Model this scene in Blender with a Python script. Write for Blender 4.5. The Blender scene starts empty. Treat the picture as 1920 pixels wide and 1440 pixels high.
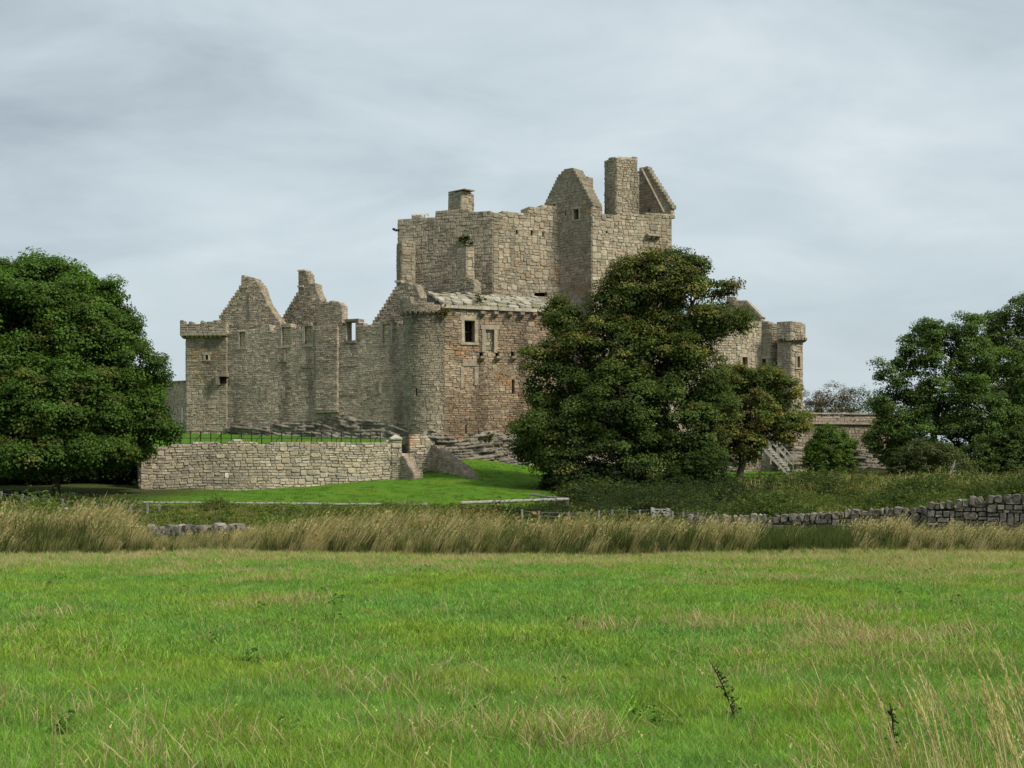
import bpy, math, random
import numpy as np
from mathutils import Vector, Matrix, noise

random.seed(7); rng = np.random.default_rng(7)
scene = bpy.context.scene
COL = scene.collection
R = math.radians

# ------------------------------------------------------------------ camera, sky, sun, exposure
F, HY, CZ = 2667.0, 905.0, 1.7            # focal length in photo pixels, horizon row, eye height
cam = bpy.data.cameras.new("camera"); cam.sensor_width = 36; cam.lens = 36 * F / 1920
cam.shift_y = (HY - 720) / 1920; cam.clip_start = 0.1; cam.clip_end = 6000
cam_ob = bpy.data.objects.new("camera", cam); COL.objects.link(cam_ob)
cam_ob.location = (0, 0, CZ); cam_ob.rotation_euler = (R(90), 0, 0)
scene.camera = cam_ob

SUN_AZ, SUN_EL = R(123), R(43)            # clockwise from +Y: the sun stands to the right, a little behind the camera
sdir = Vector((math.sin(SUN_AZ) * math.cos(SUN_EL), math.cos(SUN_AZ) * math.cos(SUN_EL), math.sin(SUN_EL)))
world = bpy.data.worlds.new("World"); scene.world = world; world.use_nodes = True
def build_world():
    nt = world.node_tree; N = nt.nodes; L = nt.links; N.clear()
    out = N.new("ShaderNodeOutputWorld"); bg = N.new("ShaderNodeBackground"); bg.inputs[1].default_value = 0.05
    sky = N.new("ShaderNodeTexSky"); sky.sky_type = 'NISHITA'; sky.sun_disc = False
    sky.sun_elevation = SUN_EL; sky.sun_rotation = SUN_AZ; sky.air_density = 1.0; sky.dust_density = 2.0
    tc = N.new("ShaderNodeTexCoord"); sep = N.new("ShaderNodeSeparateXYZ"); L.new(tc.outputs['Generated'], sep.inputs[0])
    mx = N.new("ShaderNodeMath"); mx.operation = 'MAXIMUM'; mx.inputs[1].default_value = 0.0; L.new(sep.outputs[2], mx.inputs[0])
    ad = N.new("ShaderNodeMath"); ad.operation = 'ADD'; ad.inputs[1].default_value = 0.34; L.new(mx.outputs[0], ad.inputs[0])
    dv = N.new("ShaderNodeVectorMath"); dv.operation = 'DIVIDE'; L.new(tc.outputs['Generated'], dv.inputs[0])
    cb = N.new("ShaderNodeCombineXYZ")
    for k in range(3): L.new(ad.outputs[0], cb.inputs[k])
    L.new(cb.outputs[0], dv.inputs[1])
    mp = N.new("ShaderNodeMapping"); mp.inputs['Location'].default_value = (5.3, 2.9, 0.0); mp.inputs['Scale'].default_value = (0.75, 1.15, 0.6)
    mp.inputs['Rotation'].default_value = (0, 0, R(-20))
    L.new(dv.outputs[0], mp.inputs[0])
    def nz(scale, detail, rough, dist):
        n = N.new("ShaderNodeTexNoise"); n.inputs['Scale'].default_value = scale; n.inputs['Detail'].default_value = detail
        n.inputs['Roughness'].default_value = rough; n.inputs['Distortion'].default_value = dist; L.new(mp.outputs[0], n.inputs[0]); return n
    n1 = nz(1.5, 4, 0.45, 0.1); n2 = nz(4.6, 7, 0.55, 0.3)
    mix = N.new("ShaderNodeMath"); mix.operation = 'MULTIPLY_ADD'; mix.inputs[1].default_value = 0.46; L.new(n2.outputs[0], mix.inputs[0])
    m2 = N.new("ShaderNodeMath"); m2.operation = 'MULTIPLY'; m2.inputs[1].default_value = 0.54; L.new(n1.outputs[0], m2.inputs[0]); L.new(m2.outputs[0], mix.inputs[2])
    rp = N.new("ShaderNodeValToRGB"); L.new(mix.outputs[0], rp.inputs[0]); e = rp.color_ramp.elements
    e[0].position = 0.33; e[0].color = (3.0/8, 3.55/8, 3.9/8, 1)
    e[1].position = 0.66; e[1].color = (5.7/8, 6.3/8, 6.5/8, 1)
    el = rp.color_ramp.elements.new(0.49); el.color = (4.4/8, 5.05/8, 5.4/8, 1)
    sc = N.new("ShaderNodeVectorMath"); sc.operation = 'SCALE'; sc.inputs[3].default_value = 7.5; L.new(rp.outputs[0], sc.inputs[0])
    # towards the skyline the cloud layer thins into an even pale blue-grey
    hz = N.new("ShaderNodeMapRange"); hz.inputs[1].default_value = 0.02; hz.inputs[2].default_value = 0.20; L.new(sep.outputs[2], hz.inputs[0])
    hm = N.new("ShaderNodeMix"); hm.data_type = 'RGBA'; L.new(hz.outputs[0], hm.inputs[0]); hm.inputs[6].default_value = (4.2, 4.85, 5.15, 1); L.new(sc.outputs[0], hm.inputs[7])
    sm = N.new("ShaderNodeMix"); sm.data_type = 'RGBA'; sm.inputs[0].default_value = 0.90; L.new(sky.outputs[0], sm.inputs[6]); L.new(hm.outputs[2], sm.inputs[7])
    L.new(sm.outputs[2], bg.inputs[0]); L.new(bg.outputs[0], out.inputs[0])
build_world()
sun = bpy.data.lights.new("sun", 'SUN'); sun.energy = 1.5; sun.angle = R(10); sun.color = (1.0, 0.93, 0.82)
sun_ob = bpy.data.objects.new("sun", sun); COL.objects.link(sun_ob)
sun_ob.rotation_euler = (-sdir).to_track_quat('-Z', 'Y').to_euler(); sun_ob.location = sdir * 200
scene.view_settings.view_transform = 'Standard'; scene.view_settings.look = 'None'
scene.view_settings.exposure = 1.5; scene.view_settings.gamma = 1.0; scene.view_settings.use_curve_mapping = False

# ------------------------------------------------------------------ helpers
def P(px, py, Y): return Vector(((px - 960) / F * Y, Y, CZ + (HY - py) / F * Y))
def PX(px, Y): return np.array([(px - 960) / F * Y, Y])
def tag(o, label=None, cat=None, group=None, kind=None):
    if label: o["label"] = label
    if cat: o["category"] = cat
    if group: o["group"] = group
    if kind: o["kind"] = kind
    return o
def thing(name, label, cat, loc, group=None):
    o = bpy.data.objects.new(name, None); COL.objects.link(o); o.location = loc; o.empty_display_size = 0.3
    return tag(o, label, cat, group)
def root_loc(o):
    v = Vector((0, 0, 0))
    while o is not None:
        v += o.location; o = o.parent
    return v
class MB:
    def __init__(s): s.v = []; s.f = []; s.c = []; s.n = 0
    def add(s, verts, faces, col=None):
        verts = np.asarray(verts, float); s.v.append(verts)
        for fc in faces: s.f.append(tuple(i + s.n for i in fc))
        s.c.append(np.tile(np.array(col if col is not None else (1, 1, 1), float), (len(verts), 1))); s.n += len(verts)
    def box(s, c, sx, sy, sz, ax=None, col=None, jit=0):
        c = np.array(c, float)
        A = np.array(ax) if ax is not None else np.eye(3)
        q = np.array([(x, y, z) for z in (-.5, .5) for y in (-.5, .5) for x in (-.5, .5)]) * (sx, sy, sz)
        if jit: q = q + rng.uniform(-jit, jit, q.shape)
        s.add(c + q @ A, [(0, 2, 3, 1), (4, 5, 7, 6), (0, 1, 5, 4), (2, 6, 7, 3), (0, 4, 6, 2), (1, 3, 7, 5)], col)
    def bar(s, a, b, w, h=None, col=None, up=(0, 0, 1)):
        a = np.array(a, float); b = np.array(b, float); d = b - a; L = np.linalg.norm(d); d /= L
        u = np.array(up, float); x = np.cross(d, u)
        if np.linalg.norm(x) < 1e-3: x = np.cross(d, (0, 1, 0))
        x /= np.linalg.norm(x); y = np.cross(x, d)
        s.box((a + b) / 2, L, w, h or w, [d, x, y], col)
    def tube(s, pts, r0, r1, sides=6, col=None, wob=0.0):
        pts = np.array(pts, float); n = len(pts); rings = []
        for i in range(n):
            d = pts[min(i + 1, n - 1)] - pts[max(i - 1, 0)]; d = d / (np.linalg.norm(d) + 1e-9)
            x = np.cross(d, (0.31, 0.9, 0.2)); x /= np.linalg.norm(x); y = np.cross(d, x)
            r = r0 + (r1 - r0) * i / (n - 1)
            for k in range(sides):
                a = 2 * math.pi * k / sides; rr = r * (1 + rng.uniform(-wob, wob))
                rings.append(pts[i] + (x * math.cos(a) + y * math.sin(a)) * rr)
        f = []
        for i in range(n - 1):
            for k in range(sides):
                f.append((i * sides + k, i * sides + (k + 1) % sides, (i + 1) * sides + (k + 1) % sides, (i + 1) * sides + k))
        f.append(tuple(range(sides))[::-1]); f.append(tuple((n - 1) * sides + k for k in range(sides)))
        s.add(rings, f, col)
    def build(s, name, mat, parent=None, smooth=False, kind=None, label=None, origin=None):
        V = np.concatenate(s.v) if s.v else np.zeros((0, 3)); C = np.concatenate(s.c) if s.c else np.zeros((0, 3))
        return mesh_object(name, V, s.f, C, mat, parent, smooth, kind, label, origin)
def mesh_object(name, V, faces, C, mat, parent=None, smooth=False, kind=None, label=None, origin=None):
    o0 = root_loc(parent) if parent is not None else Vector(origin if origin is not None else (0, 0, 0))
    me = bpy.data.meshes.new(name); me.from_pydata((V - np.array(o0)).tolist(), [], faces)
    finish(me, C, mat, smooth)
    o = bpy.data.objects.new(name, me); COL.objects.link(o)
    if parent is not None: o.parent = parent
    else: o.location = o0
    if kind: o["kind"] = kind
    if label: o["label"] = label
    return o
def finish(me, C, mat, smooth):
    if C is not None and len(C):
        at = me.color_attributes.new("tint", 'FLOAT_COLOR', 'POINT')
        at.data.foreach_set("color", np.concatenate([C, np.ones((len(C), 1))], 1).astype(np.float32).ravel())
    me.materials.append(mat)
    if smooth: me.polygons.foreach_set("use_smooth", [True] * len(me.polygons))
    me.update()
def big_mesh(name, V, quads, C, mat, parent=None, smooth=False):
    """fast path: V (n,3), quads (m,k) numpy"""
    o0 = np.array(root_loc(parent)) if parent is not None else np.zeros(3)
    me = bpy.data.meshes.new(name); m, k = quads.shape
    me.vertices.add(len(V)); me.vertices.foreach_set("co", (V - o0).astype(np.float32).ravel())
    me.loops.add(m * k); me.loops.foreach_set("vertex_index", quads.astype(np.int32).ravel())
    me.polygons.add(m); me.polygons.foreach_set("loop_start", np.arange(0, m * k, k, dtype=np.int32))
    me.update(calc_edges=True); finish(me, C, mat, smooth)
    o = bpy.data.objects.new(name, me); COL.objects.link(o)
    if parent is not None: o.parent = parent
    return o

# ------------------------------------------------------------------ materials
def nodes(name):
    m = bpy.data.materials.new(name); m.use_nodes = True; nt = m.node_tree; N = nt.nodes
    return m, N, nt.links, N["Principled BSDF"]
def noise_n(N, L, vec, scale, detail=4, rough=0.55):
    n = N.new("ShaderNodeTexNoise"); n.inputs['Scale'].default_value = scale; n.inputs['Detail'].default_value = detail
    n.inputs['Roughness'].default_value = rough; L.new(vec, n.inputs['Vector']); return n.outputs[0]
def maprange(N, L, v, a, b, c, d):
    n = N.new("ShaderNodeMapRange"); n.inputs[1].default_value = a; n.inputs[2].default_value = b
    n.inputs[3].default_value = c; n.inputs[4].default_value = d; L.new(v, n.inputs[0]); return n.outputs[0]
def mulcol(N, L, col, fac):
    n = N.new("ShaderNodeVectorMath"); n.operation = 'SCALE'; L.new(col, n.inputs[0]); L.new(fac, n.inputs[3]); return n.outputs[0]
def mixc(N, L, fac, a, b):
    n = N.new("ShaderNodeMix"); n.data_type = 'RGBA'
    for i, v in ((0, fac), (6, a), (7, b)):
        if isinstance(v, (int, float)): n.inputs[i].default_value = v
        elif isinstance(v, tuple): n.inputs[i].default_value = (*v, 1)
        else: L.new(v, n.inputs[i])
    return n.outputs[2]
def bump(N, L, B, h, strength, dist):
    b = N.new("ShaderNodeBump"); b.inputs['Strength'].default_value = strength; b.inputs['Distance'].default_value = dist
    L.new(h, b.inputs['Height']); L.new(b.outputs[0], B.inputs['Normal'])
def stone_mat(name, single, bmp=0.035, lichen=(0.34, 0.33, 0.27)):
    m, N, L, B = nodes(name); g = N.new("ShaderNodeNewGeometry"); pos = g.outputs['Position']
    if single: c = N.new("ShaderNodeObjectInfo").outputs['Color']
    else:
        a = N.new("ShaderNodeAttribute"); a.attribute_name = "tint"; c = a.outputs['Color']
    n1 = noise_n(N, L, pos, 3.2, 5, .6); n2 = noise_n(N, L, pos, 17, 4, .6); n3 = noise_n(N, L, pos, 9, 3, .5)
    c = mulcol(N, L, c, maprange(N, L, n1, .3, .7, .74, 1.24)); c = mulcol(N, L, c, maprange(N, L, n2, .3, .7, .76, 1.22))
    c = mixc(N, L, maprange(N, L, n3, .60, .74, 0, .4), c, lichen)
    L.new(c, B.inputs['Base Color']); B.inputs['Roughness'].default_value = .95; B.inputs['Specular IOR Level'].default_value = .15
    ad = N.new("ShaderNodeMath"); ad.operation = 'MULTIPLY_ADD'; ad.inputs[1].default_value = .5; L.new(n2, ad.inputs[0]); L.new(n1, ad.inputs[2])
    bump(N, L, B, ad.outputs[0], .9, bmp); return m
STONE = stone_mat("rubble_stone", False); STONE1 = stone_mat("single_stone", True)
ROCK = stone_mat("crag_rock", False, .12, (.2, .2, .17))
def tint_mat(name, rough=.8, spec=.2, var=.25, scale=8, bmp=0.0, metal=0):
    m, N, L, B = nodes(name); g = N.new("ShaderNodeNewGeometry"); a = N.new("ShaderNodeAttribute"); a.attribute_name = "tint"
    n1 = noise_n(N, L, g.outputs['Position'], scale, 4)
    L.new(mulcol(N, L, a.outputs['Color'], maprange(N, L, n1, .3, .7, 1 - var, 1 + var)), B.inputs['Base Color'])
    B.inputs['Roughness'].default_value = rough; B.inputs['Specular IOR Level'].default_value = spec; B.inputs['Metallic'].default_value = metal
    if bmp: bump(N, L, B, n1, .8, bmp)
    return m
TIMBER = tint_mat("weathered_timber", .85, .15, .3, 14, .01)
IRON = tint_mat("painted_iron", .5, .4, .2, 20)
BARK = tint_mat("bark", .95, .1, .4, 9, .03)
VOID = tint_mat("dark_opening", .9, .05, .3, 4)  # near-black panels put the unlit inside of openings into the colour
def leaf_mat(name, trans=.3, rough=.45, spec=.35):
    m, N, L, B = nodes(name); a = N.new("ShaderNodeAttribute"); a.attribute_name = "tint"
    L.new(a.outputs['Color'], B.inputs['Base Color']); B.inputs['Roughness'].default_value = rough; B.inputs['Specular IOR Level'].default_value = spec
    t = N.new("ShaderNodeBsdfTranslucent"); v = N.new("ShaderNodeVectorMath"); v.operation = 'MULTIPLY'; v.inputs[1].default_value = (1.2, 1.3, .5)
    L.new(a.outputs['Color'], v.inputs[0]); L.new(v.outputs[0], t.inputs[0])
    mx = N.new("ShaderNodeMixShader"); mx.inputs[0].default_value = trans; L.new(B.outputs[0], mx.inputs[1]); L.new(t.outputs[0], mx.inputs[2])
    L.new(mx.outputs[0], N["Material Output"].inputs[0]); return m
LEAF = leaf_mat("leaf", .32, .6, .15)
def blade_mat(name, trans=.35):
    """grass blades: own tint, shifted by random clump and by broad patches of the field"""
    m, N, L, B = nodes(name); a = N.new("ShaderNodeAttribute"); a.attribute_name = "tint"; g = N.new("ShaderNodeNewGeometry")
    oi = N.new("ShaderNodeObjectInfo"); c = mulcol(N, L, a.outputs['Color'], maprange(N, L, oi.outputs['Random'], 0, 1, .72, 1.28))
    p1 = noise_n(N, L, g.outputs['Position'], .35, 4, .6); p2 = noise_n(N, L, g.outputs['Position'], 1.3, 3, .6)
    cool = N.new("ShaderNodeVectorMath"); cool.operation = 'MULTIPLY'; cool.inputs[1].default_value = (.78, .98, 1.4); L.new(c, cool.inputs[0])
    c = mixc(N, L, maprange(N, L, p1, .44, .64, 0, .65), c, cool.outputs[0])
    warm = N.new("ShaderNodeVectorMath"); warm.operation = 'MULTIPLY'; warm.inputs[1].default_value = (1.25, 1.04, .85); L.new(c, warm.inputs[0])
    c = mixc(N, L, maprange(N, L, p1, .5, .36, 0, .8), c, warm.outputs[0])
    c = mulcol(N, L, c, maprange(N, L, p2, .3, .7, .84, 1.14))
    L.new(c, B.inputs['Base Color']); B.inputs['Roughness'].default_value = .5; B.inputs['Specular IOR Level'].default_value = .25
    t = N.new("ShaderNodeBsdfTranslucent"); L.new(c, t.inputs[0])
    mx = N.new("ShaderNodeMixShader"); mx.inputs[0].default_value = trans; L.new(B.outputs[0], mx.inputs[1]); L.new(t.outputs[0], mx.inputs[2])
    L.new(mx.outputs[0], N["Material Output"].inputs[0]); return m
BLADE = blade_mat("grass_blade"); STRAW = leaf_mat("straw", .35, .6, .2)

# ------------------------------------------------------------------ ground
TX = np.array([-60, -24, -14, -6, -2.5, 1, 6, 12, 18, 26, 60.])
TY = np.array([-40, 0, 30, 36, 41, 47, 54, 61, 70, 77, 85, 95, 110, 140.])
TZ = np.array([
 [0, 0, 0, 0, 0, 0, 0, 0, 0, 0, 0],
 [0, 0, 0, 0, 0, 0, 0, 0, 0, 0, 0],
 [.05, 0, 0, 0, 0, 0, 0, .0, .1, .15, .2],
 [.1, .02, 0, -.05, -.05, -.05, -.05, .0, .25, .35, .5],
 [.15, .1, .0, -.1, -.1, -.15, -.1, .1, .45, .6, .8],
 [.3, .25, .1, .0, .0, .0, .1, .4, .75, .9, 1.],
 [.6, .5, .4, .35, .35, .35, .5, .8, 1.1, 1.2, 1.3],
 [.95, .9, .82, .8, .8, .75, .9, 1.15, 1.4, 1.5, 1.6],
 [1.3, 1.28, 1.25, 1.4, 1.5, 1.35, 1.2, 1.35, 1.5, 1.55, 1.6],
 [1.8, 1.7, 1.5, 2.0, 2.35, 2.0, 1.55, 1.7, 1.8, 1.85, 1.9],
 [2.3, 2.2, 1.9, 3.0, 3.1, 2.65, 2.1, 2.2, 2.2, 2.25, 2.3],
 [3, 3, 3, 3.4, 3.4, 3, 2.5, 2.5, 2.5, 2.6, 2.7],
 [3.4, 3.4, 3.4, 3.4, 3.4, 3.2, 3, 3, 3, 3, 3],
 [3.4, 3.4, 3.4, 3.4, 3.4, 3.4, 3.4, 3.4, 3.4, 3.4, 3.4]])
def ground(x, y):
    x = np.clip(np.asarray(x, float), TX[0], TX[-1]); y = np.clip(np.asarray(y, float), TY[0], TY[-1])
    i = np.clip(np.searchsorted(TX, x) - 1, 0, len(TX) - 2); j = np.clip(np.searchsorted(TY, y) - 1, 0, len(TY) - 2)
    u = (x - TX[i]) / (TX[i + 1] - TX[i]); v = (y - TY[j]) / (TY[j + 1] - TY[j])
    u = u * u * (3 - 2 * u) * .6 + u * .4
    z = (TZ[j, i] * (1 - u) + TZ[j, i + 1] * u) * (1 - v) + (TZ[j + 1, i] * (1 - u) + TZ[j + 1, i + 1] * u) * v
    return z + .05 * np.sin(x * .45 + 1.3) * np.sin(y * .31 + .4) + .025 * np.sin(x * 1.3 + y * .7) * np.sin(y * 1.1 - x * .4)
def smooth01(x): x = np.clip(x, 0, 1); return x * x * (3 - 2 * x)
def lawn_mask(x, y):
    a = smooth01((y - 57.5) / 2.5) * smooth01((3.2 + (y - 60) * .02 - x) / 1.5)
    b = smooth01((y - 79) / 2) * smooth01((x - 11) / 1.5) * smooth01((20 - x) / 2)
    return np.clip(a + b, 0, 1)
def tree_shade_area(x, y): return np.clip(smooth01(1.35 - np.hypot((x + 24) / 9.5, (y - 69) / 8.5)) * 1.6, 0, 1)  # extent of the painted shade below the left tree; lawn tufts stay off it
def make_ground():
    xs = np.concatenate([[-3500, -1500, -600, -250, -120, -70], np.arange(-45, 45.01, .5), [70, 120, 250, 600, 1500, 3500]])
    ys = np.concatenate([[-300, -60, -20], np.arange(-4, 100.01, .5), np.arange(102, 141, 3), [180, 300, 600, 1500, 3500]])
    X, Y = np.meshgrid(xs, ys); Z = ground(X, Y); nx = len(xs); ny = len(ys)
    V = np.stack([X, Y, Z], -1).reshape(-1, 3)
    a = (np.arange(ny - 1)[:, None] * nx + np.arange(nx - 1)[None]).ravel(); q = np.stack([a, a + 1, a + nx + 1, a + nx], 1)
    lm = lawn_mask(X, Y); fm = smooth01((34.5 - Y) / 1.5)
    c = np.zeros(X.shape + (3,)); scrub = np.array((.075, .085, .028)); lawn = np.array((.085, .19, .014)); field = np.array((.15, .25, .045))
    bare = np.clip(smooth01(1.35 - np.hypot((X + 24) / 9.5, (Y - 69) / 8.5)) * 1.6 + smooth01(1.3 - np.hypot((X - 6) / 6, (Y - 71) / 5)) * 1.5, 0, 1); c[:] = scrub; c = c * (1 - lm[..., None]) + lawn * lm[..., None]; c = c * (1 - .8 * bare[..., None]) + np.array((.042, .044, .018)) * .8 * bare[..., None]; c = c * (1 - fm[..., None]) + field * fm[..., None]  # bare: shade of the two trees painted into the ground colour
    m, N, L, B = nodes("ground_turf"); at = N.new("ShaderNodeAttribute"); at.attribute_name = "tint"; g = N.new("ShaderNodeNewGeometry")
    n0 = noise_n(N, L, g.outputs['Position'], .4, 4, .6); n1 = noise_n(N, L, g.outputs['Position'], 1.9, 5, .65); n2 = noise_n(N, L, g.outputs['Position'], 14, 5, .7)
    col = mulcol(N, L, at.outputs['Color'], maprange(N, L, n1, .3, .7, .8, 1.2)); col = mulcol(N, L, col, maprange(N, L, n2, .3, .7, .68, 1.3))
    warm = N.new("ShaderNodeVectorMath"); warm.operation = 'MULTIPLY'; warm.inputs[1].default_value = (1.6, 1.08, 1.1); L.new(col, warm.inputs[0])
    col = mixc(N, L, maprange(N, L, n0, .48, .66, 0, .75), col, warm.outputs[0])
    L.new(col, B.inputs['Base Color']); B.inputs['Roughness'].default_value = .9; B.inputs['Specular IOR Level'].default_value = .1
    bump(N, L, B, n2, .8, .12)
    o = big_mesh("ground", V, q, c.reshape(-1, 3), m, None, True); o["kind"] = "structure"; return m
TURF = make_ground()

# ------------------------------------------------------------------ masonry
VARS = []; NBIG = 10
def make_variants():
    for k in range(10):                       # larger stones: rounded eight-cornered faces
        r = np.random.default_rng(100 + k); cx = r.uniform(.05, .2, 4); cz = r.uniform(.08, .3, 4); o = []
        for i, (x, z) in enumerate(((-1, -1), (1, -1), (1, 1), (-1, 1))):
            p1 = (x * (.5 - cx[i]), z * .5); p2 = (x * .5, z * (.5 - cz[i])); o += [p2, p1] if i % 2 == 0 else [p1, p2]
        o = np.array(o); o += r.uniform(-.035, .035, o.shape); v = [(x, 0, z) for x, z in o] + [(x, .6, z) for x, z in o]
        f = o * .84 + r.uniform(-.03, .03, o.shape); dy = r.uniform(-.25, .25, 3); v += [(x, 1 + dy[0] * x + dy[1] * z + r.uniform(-.12, .12), z) for x, z in f]
        fc = [(l + i, l + (i + 1) % 8, l + 8 + (i + 1) % 8, l + 8 + i) for l in (0, 8) for i in range(8)] + [tuple(range(16, 24))]
        VARS.append((np.array(v), fc))
    for k in range(10):
        r = np.random.default_rng(200 + k); v = []
        for (y, s) in ((0, .5), (.55, .5), (1, .42)):
            for (x, z) in ((-1, -1), (1, -1), (1, 1), (-1, 1)): v.append((x * s, y, z * s))
        v = np.array(v); v[:, 0] += r.uniform(-.05, .05, 12); v[:, 2] += r.uniform(-.09, .09, 12); v[8:, 1] += r.uniform(-.3, .15, 4)
        v[0:4, 0] = v[4:8, 0]; v[0:4, 2] = v[4:8, 2]
        fc = [(l + i, l + (i + 1) % 4, l + 4 + (i + 1) % 4, l + 4 + i) for l in (0, 4) for i in range(4)] + [(8, 9, 10, 11)]
        VARS.append((v, fc))
make_variants()
VAR_MESH = {}
def var_mesh(k):
    if k not in VAR_MESH:
        me = bpy.data.meshes.new("stone"); me.from_pydata(VARS[k][0].tolist(), [], VARS[k][1]); me.materials.append(STONE1); VAR_MESH[k] = me
    return VAR_MESH[k]
PAL = {
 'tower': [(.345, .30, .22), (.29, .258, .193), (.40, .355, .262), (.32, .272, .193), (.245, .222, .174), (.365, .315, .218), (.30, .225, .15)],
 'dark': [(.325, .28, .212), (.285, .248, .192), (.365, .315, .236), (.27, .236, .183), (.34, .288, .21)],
 'curtain': [(.43, .35, .275), (.385, .314, .252), (.475, .386, .298), (.352, .29, .234), (.445, .35, .262)],
 'east': [(.35, .272, .188), (.385, .31, .215), (.30, .215, .143), (.275, .228, .168), (.325, .237, .152), (.24, .188, .137)],
 'round': [(.31, .27, .195), (.26, .235, .175), (.36, .30, .205), (.23, .205, .155)],
 'low': [(.44, .385, .29), (.38, .335, .255), (.48, .43, .33), (.40, .33, .225), (.33, .295, .235), (.43, .36, .25), (.36, .31, .24)],
 'gable': [(.34, .295, .215), (.385, .335, .243), (.29, .25, .185), (.315, .28, .215), (.30, .243, .172)],
 'dry': [(.145, .133, .107), (.175, .158, .128), (.12, .11, .09), (.165, .145, .115), (.21, .188, .152)],
}
class Panel:
    """a vertical wall plane between two plan points; outline and openings are measured in photo pixels on that plane"""
    def __init__(s, a, b, pal='tower', H=(.36, .5), W=(.28, .66), split=(.35, .5, .15), thick=1.0, proud=.045, joint=.024, wave=.08, red=0, dark=0, stain=.5, fix=None):
        s.A = PX(*a); s.B = PX(*b); d = s.B - s.A; s.L = np.linalg.norm(d); s.t = d / s.L; s.n = np.array([s.t[1], -s.t[0]])
        s.pal = PAL[pal]; s.H = H; s.W = W; s.split = split; s.thick = thick; s.proud = proud * {'curtain': .7, 'round': .8, 'dark': .8}.get(pal, 1); s.joint = joint * {'curtain': .68, 'round': .75, 'gable': .75, 'tower': .82, 'dark': .8, 'east': .8}.get(pal, 1); s.wave = wave
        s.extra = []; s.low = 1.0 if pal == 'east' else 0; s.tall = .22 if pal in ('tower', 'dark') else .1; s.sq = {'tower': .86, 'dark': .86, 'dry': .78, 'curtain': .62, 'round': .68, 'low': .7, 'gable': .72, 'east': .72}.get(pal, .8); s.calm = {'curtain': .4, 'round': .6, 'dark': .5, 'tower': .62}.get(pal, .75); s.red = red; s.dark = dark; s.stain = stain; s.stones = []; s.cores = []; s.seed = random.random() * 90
        s.fix = fix
    def sz(s, px, py):
        k = (px - 960) / F; d = s.B - s.A; t = (k * s.A[1] - s.A[0]) / (d[0] - k * d[1]); Y = s.A[1] + t * d[1]
        return (t * s.L, CZ + (HY - py) / F * Y)
    def at(s, u, z, d=0.0):
        p = s.A + s.t * u + s.n * d; return np.array([p[0], p[1], z])
    def frame(s, u): return np.array([s.t[0], s.t[1], 0]), np.array([s.n[0], s.n[1], 0])
    def rect(s, x0, y0, x1, y1):
        a = s.sz(x0, y1); b = s.sz(x1, y0); return (a[0], b[0], a[1], b[1])
    def colour(s, u, z, rnd=random):
        m_ = np.mean(s.pal, axis=0); c = (m_ + (np.array(rnd.choice(s.pal)) - m_) * s.calm) * rnd.uniform(1 - .13 * s.calm, 1 + .13 * s.calm)
        p = Vector((u * .55 + s.seed, z * .55, s.seed)); st = noise.noise(Vector((u * 1.1 + s.seed, z * .13, 3.0)))
        pz = noise.noise(p) + .5 * noise.noise(p * 2.3)
        if s.red and pz * 1.3 + s.red - .35 > rnd.uniform(0, 1): c = c * np.array((1.0, .83, .69))
        elif s.dark and pz + s.dark > rnd.uniform(.2, 1.2): c = c * .74
        br = noise.noise(Vector((u * .17 + s.seed * 1.7, z * .21, 11.0))) + .6 * noise.noise(Vector((u * .42 + s.seed, z * .36, 17.0))); c = c * np.clip(1 + .42 * br, .72, 1.2)
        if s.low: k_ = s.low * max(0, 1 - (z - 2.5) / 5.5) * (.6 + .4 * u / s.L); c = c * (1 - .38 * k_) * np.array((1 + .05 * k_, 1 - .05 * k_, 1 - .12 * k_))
        if st > .12: c = c * (1 - min(.45, (st - .12) * 1.6) * s.stain)
        return c
    def fill(s, poly, holes=(), proud0=0.0, core=True, ends=True):
        """poly: list of (u,z); holes: (u0,u1,z0,z1,depth) depth None = right through"""
        zmin = min(p[1] for p in poly); zmax = max(p[1] for p in poly); n = len(poly); flat = s.split[0] == 1
        fh, fw = (1, 1) if flat else (.56 * s.sq, .84 if s.sq > .9 else .74)
        def spans(zm):
            xs = []
            for i in range(n):
                (x0, z0), (x1, z1) = poly[i], poly[(i + 1) % n]
                if (z0 <= zm) != (z1 <= zm): xs.append(x0 + (zm - z0) / (z1 - z0) * (x1 - x0))
            xs.sort(); return [(xs[i], xs[i + 1]) for i in range(0, len(xs) - 1, 2)]
        def cut(sp, bits):
            for (c0, c1) in bits:
                ns = []
                for a, b in sp:
                    if c1 <= a or c0 >= b: ns.append((a, b))
                    else:
                        if c0 > a: ns.append((a, c0))
                        if c1 < b: ns.append((c1, b))
                sp = ns
            return sp
        cuts = sorted({h[2] for h in holes} | {h[3] for h in holes}); zs = [zmin]
        while zs[-1] < zmax - .03:
            z = zs[-1]; h = random.uniform(*s.H) * fh
            for cz in cuts:                       # courses meet the heads and feet of openings
                if z + .05 < cz < z + h + .06: h = cz - z; break
            zs.append(min(z + h, zmax) if zmax - z - h > .06 else zmax)
        nc = len(zs) - 1; occ = [[] for _ in range(nc + 1)]; full = []
        for i in range(nc):
            zm = (zs[i] + zs[i + 1]) / 2; sp = spans(zm); full.append((sp, cut(sp, [(h[0], h[1]) for h in holes if h[2] - .01 < zm < h[3] + .01])))
        warp = lambda u, z: s.wave * 1.6 * noise.noise(Vector((u * .33 + s.seed, z * .5, 1.0)))
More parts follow.
